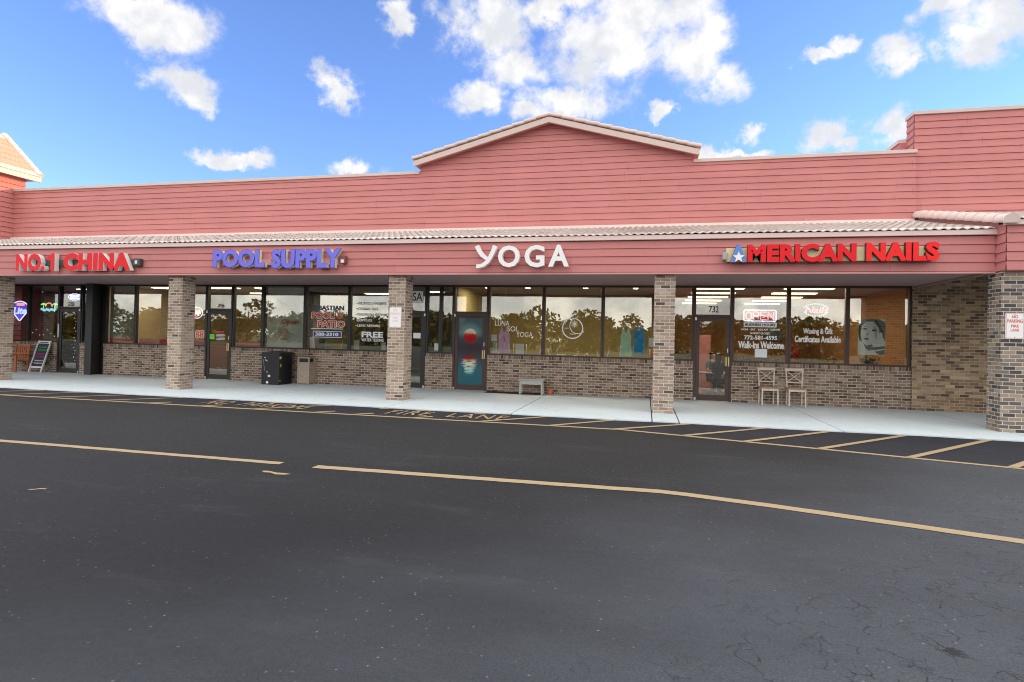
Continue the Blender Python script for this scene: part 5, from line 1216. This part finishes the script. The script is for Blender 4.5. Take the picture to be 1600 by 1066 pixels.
# white yoga figures on the sill
FIG = mat('white_figurine', (0.80, 0.80, 0.76), 0.5)
def figure(x, kind, label):
    t = MB(); h_ = 1.126
    if kind == 0: t.tube([(x-.07, 17.2, h_+.015), (x+.03, 17.2, h_+.02), (x+.06, 17.2, h_+.09)], [.014, .016, .02]); t.ball((x+.065, 17.2, h_+.135), .022)
    elif kind == 1: t.tube([(x-.09, 17.2, h_+.012), (x, 17.2, h_+.10), (x+.08, 17.2, h_+.012)], [.012, .02, .012]); t.ball((x+.035, 17.2, h_+.05), .02)
    elif kind == 2: t.tube([(x-.11, 17.2, h_+.03), (x+.10, 17.2, h_+.03)], [.014, .018]); t.tube([(x+.05, 17.2, h_+.03), (x+.06, 17.2, h_+.01)], .012); t.ball((x+.13, 17.2, h_+.035), .022)
    elif kind == 3: t.tube([(x, 17.2, h_), (x-.01, 17.2, h_+.08), (x+.03, 17.2, h_+.15)], [.014, .02, .012]); t.ball((x+.02, 17.2, h_+.175), .02)
    else: t.tube([(x-.05, 17.2, h_+.015), (x+.05, 17.2, h_+.03), (x-.03, 17.2, h_+.09), (x-.03, 17.2, h_+.14)], [.014, .018, .016, .014]); t.ball((x-.03, 17.2, h_+.17), .022)
    tag(t.build('yoga_figurine', FIG), label, 'figurine', 'white yoga figurines along the window sill')
figure(-3.06, 3, 'white figurine bending sideways at the right end of the left yoga window')
figure(-2.78, 4, 'white seated figurine first on the sill of the emblem window')
figure(-2.43, 2, 'white flat lying figurine left of the window emblem')
figure(-1.98, 0, 'white reclining figurine with raised torso under the window emblem')
figure(-1.66, 1, 'white figurine arched like an upside down v right of the emblem')
figure(-1.33, 4, 'white crouching figurine at the right end of the emblem window')
figure(-1.05, 3, 'white figurine bending sideways beside the mint dress')
for x, lb in ((-3.86, 'thin white stick stand left of the display card'), (-3.47, 'thin white stick stand right of the display card'), (-0.70, 'white stick stand at the left edge of the mint dress'), (-0.335, 'white stick stand between the mint and blue dresses')):
    m = MB(); m.tube([(x, 17.17, 1.126), (x+0.01, 17.17, 1.46)], 0.012, 6); m.tube([(x, 17.13, 1.13), (x, 17.26, 1.13)], 0.012, 6); tag(m.build('incense_stand', WHITE), lb, 'stand', 'white stick stands on the yoga sill')
m = MB(); m.lathe([(0.0, 0), (0.055, 0.0), (0.055, 0.26), (0.045, 0.262), (0.04, 0.25), (0.0, 0.25)], 14); m.xf(Matrix.Translation((0.175, 17.22, 1.126))); tag(m.build('candle', mat('orange_wax', (0.72, 0.36, 0.13), 0.5)), 'orange pillar candle at the right end of the yoga sill', 'candle')

# woman's portrait poster in the nail salon window (plain generic face)
t = thing('poster', 'black and white poster of a woman resting her face on her hand', 'poster', (5.83, 17.12, 1.39))
PW = mat('poster_white', (0.92, 0.97, 0.96), 0.55); PG = mat('poster_grey', (0.20, 0.22, 0.23), 0.55, var=0.4, vscale=30); PD = mat('poster_dark', (0.03, 0.03, 0.035), 0.55); PM = mat('poster_mid', (0.52, 0.58, 0.58), 0.55)
X0, Z0, PWD, PHT = 5.50, 1.39, 0.65, 0.95
m = MB(); m.box(X0, X0+PWD, 17.12, 17.126, Z0, Z0+PHT); m.build('board', PW, t)
def pp(name, pts, mt, lvl):
    m = MB(); m.add([(X0+PWD*u, 17.1195-0.0006*lvl, Z0+PHT*v) for u, v in pts], [tuple(range(len(pts)))]); return m.build(name, mt, t)
def ell(cx, cz, a, b_, n=20, rot=0): return [(cx+a*cos(2*pi*k/n)*cos(rot)-b_*sin(2*pi*k/n)*sin(rot), cz+a*cos(2*pi*k/n)*sin(rot)*0.7+b_*sin(2*pi*k/n)*cos(rot)) for k in range(n)]
pp('hair', [(0.02, 0.98), (0.30, 1.0), (0.75, 1.0), (1.0, 0.9), (1.0, 0.42), (0.86, 0.28), (0.80, 0.55), (0.72, 0.78), (0.55, 0.93), (0.30, 0.93), (0.14, 0.80), (0.10, 0.55), (0.16, 0.36), (0.05, 0.40), (0.0, 0.6)], PG, 1)
pp('hair_strand', [(0.60, 0.97), (0.68, 0.98), (0.90, 0.70), (0.96, 0.45), (0.88, 0.5), (0.80, 0.72)], PD, 3); pp('hair_strand', [(0.04, 0.9), (0.12, 0.86), (0.08, 0.6), (0.10, 0.42), (0.02, 0.5)], PD, 3)
pp('face', ell(0.40, 0.60, 0.30, 0.335, rot=-0.12), PW, 2); pp('neck_shadow', [(0.17, 0.36), (0.30, 0.26), (0.50, 0.30), (0.66, 0.20), (0.42, 0.12), (0.28, 0.18)], PG, 3)
pp('cheek_shadow', [(0.60, 0.86), (0.72, 0.7), (0.70, 0.5), (0.62, 0.42), (0.60, 0.6)], PM, 3)
pp('eye', ell(0.25, 0.725, 0.075, 0.026), PD, 4); pp('eye', ell(0.58, 0.69, 0.075, 0.028), PD, 4); pp('brow', [(0.13, 0.765), (0.24, 0.80), (0.35, 0.775), (0.24, 0.785)], PD, 4); pp('brow', [(0.47, 0.755), (0.60, 0.765), (0.70, 0.72), (0.60, 0.745)], PD, 4)
pp('nose', [(0.36, 0.70), (0.40, 0.56), (0.33, 0.555), (0.30, 0.575), (0.345, 0.585)], PM, 4); pp('nostril', ell(0.325, 0.565, 0.03, 0.012), PD, 5); pp('mouth', ell(0.31, 0.45, 0.105, 0.028), PG, 4); pp('lip_line', [(0.21, 0.452), (0.31, 0.458), (0.41, 0.450), (0.31, 0.445)], PD, 5)
pp('hand', [(0.50, 0.24), (0.60, 0.30), (0.66, 0.46), (0.74, 0.60), (0.80, 0.58), (0.82, 0.64), (0.88, 0.62), (0.90, 0.50), (0.96, 0.44), (0.95, 0.28), (0.80, 0.22)], PW, 5)
for a, b_ in (((0.70, 0.42), (0.78, 0.56)), ((0.77, 0.40), (0.84, 0.57)), ((0.84, 0.38), (0.89, 0.52))): pp('finger_line', [a, (a[0]+0.018, a[1]), (b_[0]+0.01, b_[1]), b_], PM, 6)
pp('sleeve', [(0.44, 0.20), (0.98, 0.26), (0.98, 0.19), (0.60, 0.14), (0.48, 0.16)], PG, 6); pp('sleeve', [(0.60, 0.10), (0.98, 0.16), (0.98, 0.02), (0.80, 0.0)], PG, 5)

# plants and garland on the nail salon sill
def leaves(mb, c, rad, n, s, m=0, up=0.3):
    for _ in range(n):
        p = Vector((r2.gauss(0, 0.5), r2.gauss(0, 0.5), r2.gauss(0, 0.5))); q = Vector((c[0]+p.x*rad[0], max(17.155, c[1]+p.y*rad[1]), c[2]+abs(p.z)*rad[2]))
        d = Vector((r2.gauss(0, 1), r2.gauss(0, 1), r2.gauss(0, 1)+up)).normalized()*s*r2.uniform(0.6, 1.3); sd = d.orthogonal().normalized()*s*0.32
        mb.add([q, q+d*0.5+sd, q+d, q+d*0.5-sd], [(0, 1, 2, 3)], m)
LG = mat('garland_leaf', (0.035, 0.085, 0.03), 0.6, var=0.4, vscale=20); LR = mat('poinsettia_red', (0.42, 0.012, 0.03), 0.6, var=0.3, vscale=20); LO = mat('orange_flower', (0.62, 0.16, 0.04), 0.6, var=0.3, vscale=20)
m = MB(); [leaves(m, (2.42+0.22*k, 17.28, 1.13), (0.14, 0.08, 0.13), 55, 0.06) for k in range(6)]; tag(m.build('garland', LG), 'green garland along the sill behind the walk-ins welcome window', 'garland')
m = MB(); [leaves(m, (4.2+0.2*k, 17.28, 1.13), (0.14, 0.08, 0.12), 55, 0.06) for k in range(5)]; tag(m.build('garland', LG), 'green garland along the sill behind the gift certificates window', 'garland')
m = MB(); [leaves(m, (0.55+0.2*k, 17.28, 1.13), (0.14, 0.08, 0.2), 70, 0.07) for k in range(4)]; tag(m.build('garland', LG), 'bushy green garland in the narrow window beside the nail salon door', 'garland')
t = thing('potted_plant', 'red poinsettia on the sill left of the gift certificates lettering', 'plant', (3.97, 17.28, 1.126))
m = MB(); m.lathe([(0.05, 0), (0.075, 0.12), (0.06, 0.12), (0.0, 0.11)], 14, (3.97, 17.28, 1.126)); m.build('pot', TC, t)
m = MB(); leaves(m, (3.97, 17.28, 1.25), (0.14, 0.09, 0.30), 90, 0.10); m.build('flowers', LR, t); m = MB(); leaves(m, (3.97, 17.28, 1.23), (0.15, 0.08, 0.15), 50, 0.09); m.build('leaves', LG, t)
t = thing('potted_plant', 'potted plant with orange flowers under the portrait poster', 'plant', (5.95, 17.30, 1.126))
m = MB(); m.lathe([(0.07, 0), (0.11, 0.10), (0.095, 0.10), (0.0, 0.09)], 16, (5.95, 17.30, 1.126)); m.build('pot', mat('grey_pot', (0.35, 0.42, 0.40), 0.5), t)
m = MB(); leaves(m, (5.78, 17.28, 1.17), (0.20, 0.08, 0.16), 110, 0.09); m.build('leaves', LG, t); m = MB(); leaves(m, (5.98, 17.26, 1.25), (0.13, 0.06, 0.12), 60, 0.05); m.build('flowers', LO, t)
t = thing('potted_plant', 'leafy green plant on the sill at the right of the bar door', 'plant', (-19.5, 17.30, 1.0))
m = MB(); m.lathe([(0.06, 0), (0.085, 0.16), (0.07, 0.16), (0, 0.15)], 14, (-19.5, 17.3, 1.126)); m.build('pot', TC, t); m = MB(); leaves(m, (-19.5, 17.3, 1.3), (0.16, 0.09, 0.32), 90, 0.1); m.build('leaves', mat('bright_leaf', (0.05, 0.17, 0.04), 0.6), t)
m = MB(); m.box(-19.74, -19.3, 17.142, 17.5, 1.10, 1.126); m.build('window_shelf', SHELF, mall)

# ------------------------------------------------------------------ deeper inside the shops
def box_thing(name, label, cat, x0, x1, y0, y1, z0, z1, m_, bevel=0.01, extra=None):
    t = thing(name, label, cat, ((x0+x1)/2, (y0+y1)/2, z0)); b = MB(); b.box(x0, x1, y0, y1, z0, z1); b.build('body', m_, t, bevel=bevel)
    if extra: extra(t)
    return t
PKC = mat('pink_cabinet_paint', (0.62, 0.25, 0.27), 0.5)
def cab(t):
    for zz in (0.75, 1.45):
        b = MB(); b.box(2.06, 2.09, 20.965, 20.995, zz-0.05, zz+0.05); b.build('handle', STEEL, t, bevel=0.004)
    b = MB(); b.box(1.77, 2.16, 20.98, 20.998, 0.08, 1.84); b.build('door', PKC, t, bevel=0.006)
box_thing('cabinet', 'tall pink cabinet seen through the nail salon door', 'cabinet', 1.74, 2.19, 21.0, 21.45, 0.01, 1.88, PKC, extra=cab)
def tvx(t):
    b = MB(); b.box(3.99, 4.43, 20.94, 20.948, 1.72, 2.12); b.build('screen', mat('dark_screen', (0.015, 0.022, 0.06), 0.2), t)
    b = MB(); b.box(4.17, 4.25, 21.0, 26.6, 1.9, 1.94); b.build('mount_arm', BLACKM, t)
box_thing('television', 'dark flat screen on an arm inside the nail salon', 'television', 3.96, 4.46, 20.95, 21.0, 1.69, 2.15, BLACKM, extra=tvx)

def skinned(name, pts, edges, radii, m_, parent, root=0, sub=2, loc=None):
    me = bpy.data.meshes.new(name); me.from_pydata(pts, edges, []); o = bpy.data.objects.new(name, me); COL.objects.link(o)
    sk = o.modifiers.new('skin', 'SKIN'); sk.use_smooth_shade = True
    for i, r in enumerate(radii):
        v = me.skin_vertices[0].data[i]; v.radius = (r, r) if not isinstance(r, tuple) else r; v.use_root = (i == root)
    ss = o.modifiers.new('subsurf', 'SUBSURF'); ss.levels = sub; ss.render_levels = sub
    dg = bpy.context.evaluated_depsgraph_get(); dg.update(); m2 = bpy.data.meshes.new_from_object(o.evaluated_get(dg)); m2.name = name
    bpy.data.objects.remove(o); m2.materials.clear(); m2.materials.append(m_)
    o = bpy.data.objects.new(name, m2); COL.objects.link(o); o.parent = parent; return o
SKIN = mat('skin', (0.45, 0.25, 0.17), 0.55); HAIR = mat('black_hair', (0.012, 0.010, 0.010), 0.35)
def seated_person(label, loc, rz, top, trousers, long_hair=True):
    p = thing('person', label, 'person', loc, rz)
    # local frame: faces -y, seat height 0.45
    J = [(0,0,0.52),(0,-0.02,0.70),(0,-0.03,0.90),(0,-0.02,1.02),(0,-0.03,1.10),(0,-0.05,1.22),(0,-0.055,1.29),
         (-0.17,-0.02,0.98),(-0.22,-0.10,0.74),(-0.14,-0.32,0.70),(-0.12,-0.39,0.70),(0.17,-0.02,0.98),(0.23,-0.12,0.75),(0.16,-0.34,0.72),(0.14,-0.41,0.72),
         (-0.10,-0.05,0.50),(-0.12,-0.42,0.49),(-0.12,-0.40,0.09),(-0.12,-0.52,0.04),(0.10,-0.05,0.50),(0.12,-0.42,0.49),(0.12,-0.40,0.09),(0.12,-0.52,0.04)]
    E_ = [(0,1),(1,2),(2,3),(3,4),(4,5),(5,6),(3,7),(7,8),(8,9),(9,10),(3,11),(11,12),(12,13),(13,14),(0,15),(15,16),(16,17),(17,18),(0,19),(19,20),(20,21),(21,22)]
    rr = [0.13,0.125,0.135,0.09,0.05,0.088,0.075,0.06,0.045,0.032,0.036,0.06,0.045,0.032,0.036,0.09,0.062,0.042,0.038,0.09,0.062,0.042,0.038]
    skinned('body', J, E_, rr, SKIN, p)
    # five fingers on each hand
    for sx in (-1, 1):
        bx, by, bz = (-0.12, -0.39, 0.70) if sx < 0 else (0.14, -0.41, 0.72)
        for k, ln in enumerate((0.062, 0.075, 0.08, 0.074, 0.058)):
            if k == 0: pts = [(bx-sx*0.025, by-0.005, bz), (bx-sx*0.05, by-0.03, bz-0.005), (bx-sx*0.055, by-0.06, bz-0.015)]
            else:
                fx = bx+sx*(-0.028+0.018*(k-1)); pts = [(fx, by-0.025, bz), (fx, by-0.025-ln*0.6, bz-0.004), (fx, by-0.025-ln, bz-0.025)]
            m = MB(); m.tube(pts, [0.010, 0.009, 0.007], 6); m.build('finger', SKIN, p, world=False)
    T = [(0,0,0.50),(0,-0.02,0.70),(0,-0.03,0.90),(0,-0.02,1.025),(-0.175,-0.02,0.975),(-0.215,-0.09,0.80),(0.175,-0.02,0.975),(0.222,-0.10,0.80)]
    skinned('top', T, [(0,1),(1,2),(2,3),(3,4),(4,5),(3,6),(6,7)], [0.145,0.14,0.15,0.09,0.075,0.06,0.075,0.06], top, p)
    L = [(0,0,0.52),(-0.10,-0.05,0.50),(-0.12,-0.42,0.49),(-0.12,-0.40,0.13),(0.10,-0.05,0.50),(0.12,-0.42,0.49),(0.12,-0.40,0.13)]
    skinned('trousers', L, [(0,1),(1,2),(2,3),(0,4),(4,5),(5,6)], [0.14,0.10,0.074,0.056,0.10,0.074,0.056], trousers, p)
    Hh = [(0,-0.01,1.20),(0,0.0,1.28),(0,-0.03,1.335),(0,0.055,1.10),(0,0.085,0.90 if long_hair else 1.06)]
    skinned('hair', Hh, [(0,1),(1,2),(0,3),(3,4)], [0.098,0.10,0.062,0.085,0.06], HAIR, p)
    f = MB()
    f.ball((0,-0.145,1.205), (0.014,0.018,0.022), 8, 6)
    f.ball((-0.09,-0.045,1.215), (0.012,0.02,0.03), 8, 6); f.ball((0.09,-0.045,1.215), (0.012,0.02,0.03), 8, 6); f.build('nose_and_ears', SKIN, p, world=False)
    for sx in (-1, 1):
        f = MB(); f.ball((sx*0.032,-0.128,1.235), (0.012,0.006,0.007), 8, 6); f.build('eye', HAIR, p, world=False)
    f = MB(); f.ball((0,-0.132,1.165), (0.024,0.006,0.007), 8, 6); f.build('mouth', mat('lip', (0.35, 0.09, 0.08), 0.5), p, world=False)
    return p
DT = mat('dark_blouse', (0.02, 0.02, 0.026), 0.8); TT = mat('teal_blouse', (0.05, 0.14, 0.15), 0.8); JN = mat('dark_jeans', (0.02, 0.026, 0.045), 0.85)
def stool(loc, lb):
    t = thing('stool', lb, 'stool', loc); m = MB(); m.lathe([(0.0, 0.0), (0.16, 0.0), (0.17, 0.025), (0.16, 0.05), (0.0, 0.055)], 18, (0, 0, 0.355)); m.build('seat', BLACKV, t, world=False)
    m = MB(); m.lathe([(0.02, 0.05), (0.02, 0.355)], 8); m.build('pole', STEEL, t, world=False)
    m = MB()
    for k in range(5): m.bar((0, 0, 0.05), (0.22*cos(2*pi*k/5), 0.22*sin(2*pi*k/5), 0.02), 0.03, 0.03)
    m.build('base', STEEL, t, world=False)
seated_person('person with long black hair in dark clothes seated inside the nail salon door', (2.20, 18.75, -0.02), radians(155), DT, JN)
stool((2.20, 18.75, 0.01), 'black stool under the seated person with long hair')
seated_person('second person with short dark hair in teal seated farther back in the nail salon', (2.18, 20.2, -0.02), radians(20), TT, JN, False)
stool((2.18, 20.2, 0.01), 'black stool under the person in teal')
def table(lb, x, y, w_, d_, h_, m_):
    t = thing('nail_table', lb, 'table', (x, y, 0.01)); m = MB(); m.box(-w_/2, w_/2, -d_/2, d_/2, h_-0.04, h_); m.build('table_top', m_, t, bevel=0.008, world=False)
    for sx in (-1, 1):
        for sy in (-1, 1):
            m = MB(); m.box(sx*(w_/2-0.06)-0.02, sx*(w_/2-0.06)+0.02, sy*(d_/2-0.05)-0.02, sy*(d_/2-0.05)+0.02, 0, h_-0.04); m.build('leg', m_, t, world=False)
table('pale nail table behind the salon door between the seated people', 2.15, 19.45, 1.0, 0.42, 0.68, mat('pale_laminate', (0.5, 0.5, 0.47), 0.4))
table('pale nail table behind the gift certificates window', 4.5, 19.6, 1.1, 0.45, 0.72, mat('pale_laminate', (0.5, 0.5, 0.47), 0.4))

# patio chairs inside the pool shop
def patio_chair(lb, x, y, col, nm):
    t = thing('patio_chair', lb, 'chair', (x, y, 0.01), rz=radians(-8)); m_ = mat(nm, col, 0.45)
    m = MB(); m.bar((0, 0.26, 0.42), (0, 0.44, 1.42), 0.44, 0.04); m.build('backrest', m_, t, bevel=0.015, world=False)
    m = MB(); m.box(-0.24, 0.24, -0.25, 0.26, 0.40, 0.44); m.build('seat', m_, t, bevel=0.012, world=False)
    for sx in (-1, 1):
        for yy in (-0.22, 0.24):
            m = MB(); m.bar((sx*0.22, yy, 0), (sx*0.22, yy, 0.40), 0.04, 0.04); m.build('leg', m_, t, world=False)
patio_chair('pale yellow plastic chair inside the pool and patio window', -10.45, 17.95, (0.62, 0.50, 0.17), 'yellow_plastic')
patio_chair('grey blue plastic chair left of the yellow one in the pool shop', -11.15, 18.05, (0.16, 0.22, 0.28), 'grey_blue_plastic')
box_thing('counter', 'long counter inside the takeaway behind the windows', 'counter', -18.0, -14.9, 20.2, 20.8, 0.01, 1.05, mat('counter_wood', (0.22, 0.09, 0.04), 0.5, var=0.2))
box_thing('red_panel', 'red wooden frame panel on the takeaway back wall', 'panel', -14.6, -13.3, 24.0, 24.1, 0.9, 2.5, mat('red_lacquer', (0.40, 0.05, 0.02), 0.4))
t = thing('christmas_tree', 'small dark christmas tree inside the bar window', 'christmas tree', (-21.5, 17.9, 0.01))
m = MB(); m.tube([(0, 0, 0), (0, 0, 0.5)], 0.04, 8); m.build('trunk', BARK, t, world=False)
m = MB()
for k in range(260):
    h_ = r2.uniform(0.35, 1.75); rr_ = 0.5*(1.8-h_)/1.45; a = r2.uniform(0, 2*pi); q = Vector((rr_*cos(a), rr_*sin(a), h_)); d = Vector((cos(a), sin(a), -0.3))*0.14; sd = Vector((-sin(a), cos(a), 0))*0.04
    m.add([q-d*0.5-sd, q+d, q-d*0.5+sd], [(0, 1, 2)])
m.build('branches', LG, t, world=False)
for k in range(14):
    h_ = 0.5+1.1*k/14; rr_ = 0.5*(1.8-h_)/1.45+0.05; a = k*2.4; m = MB(); m.ball((rr_*cos(a), rr_*sin(a), h_), 0.03, 8, 6); m.build('bauble', [WHITE, REDS][k % 2], t, world=False)
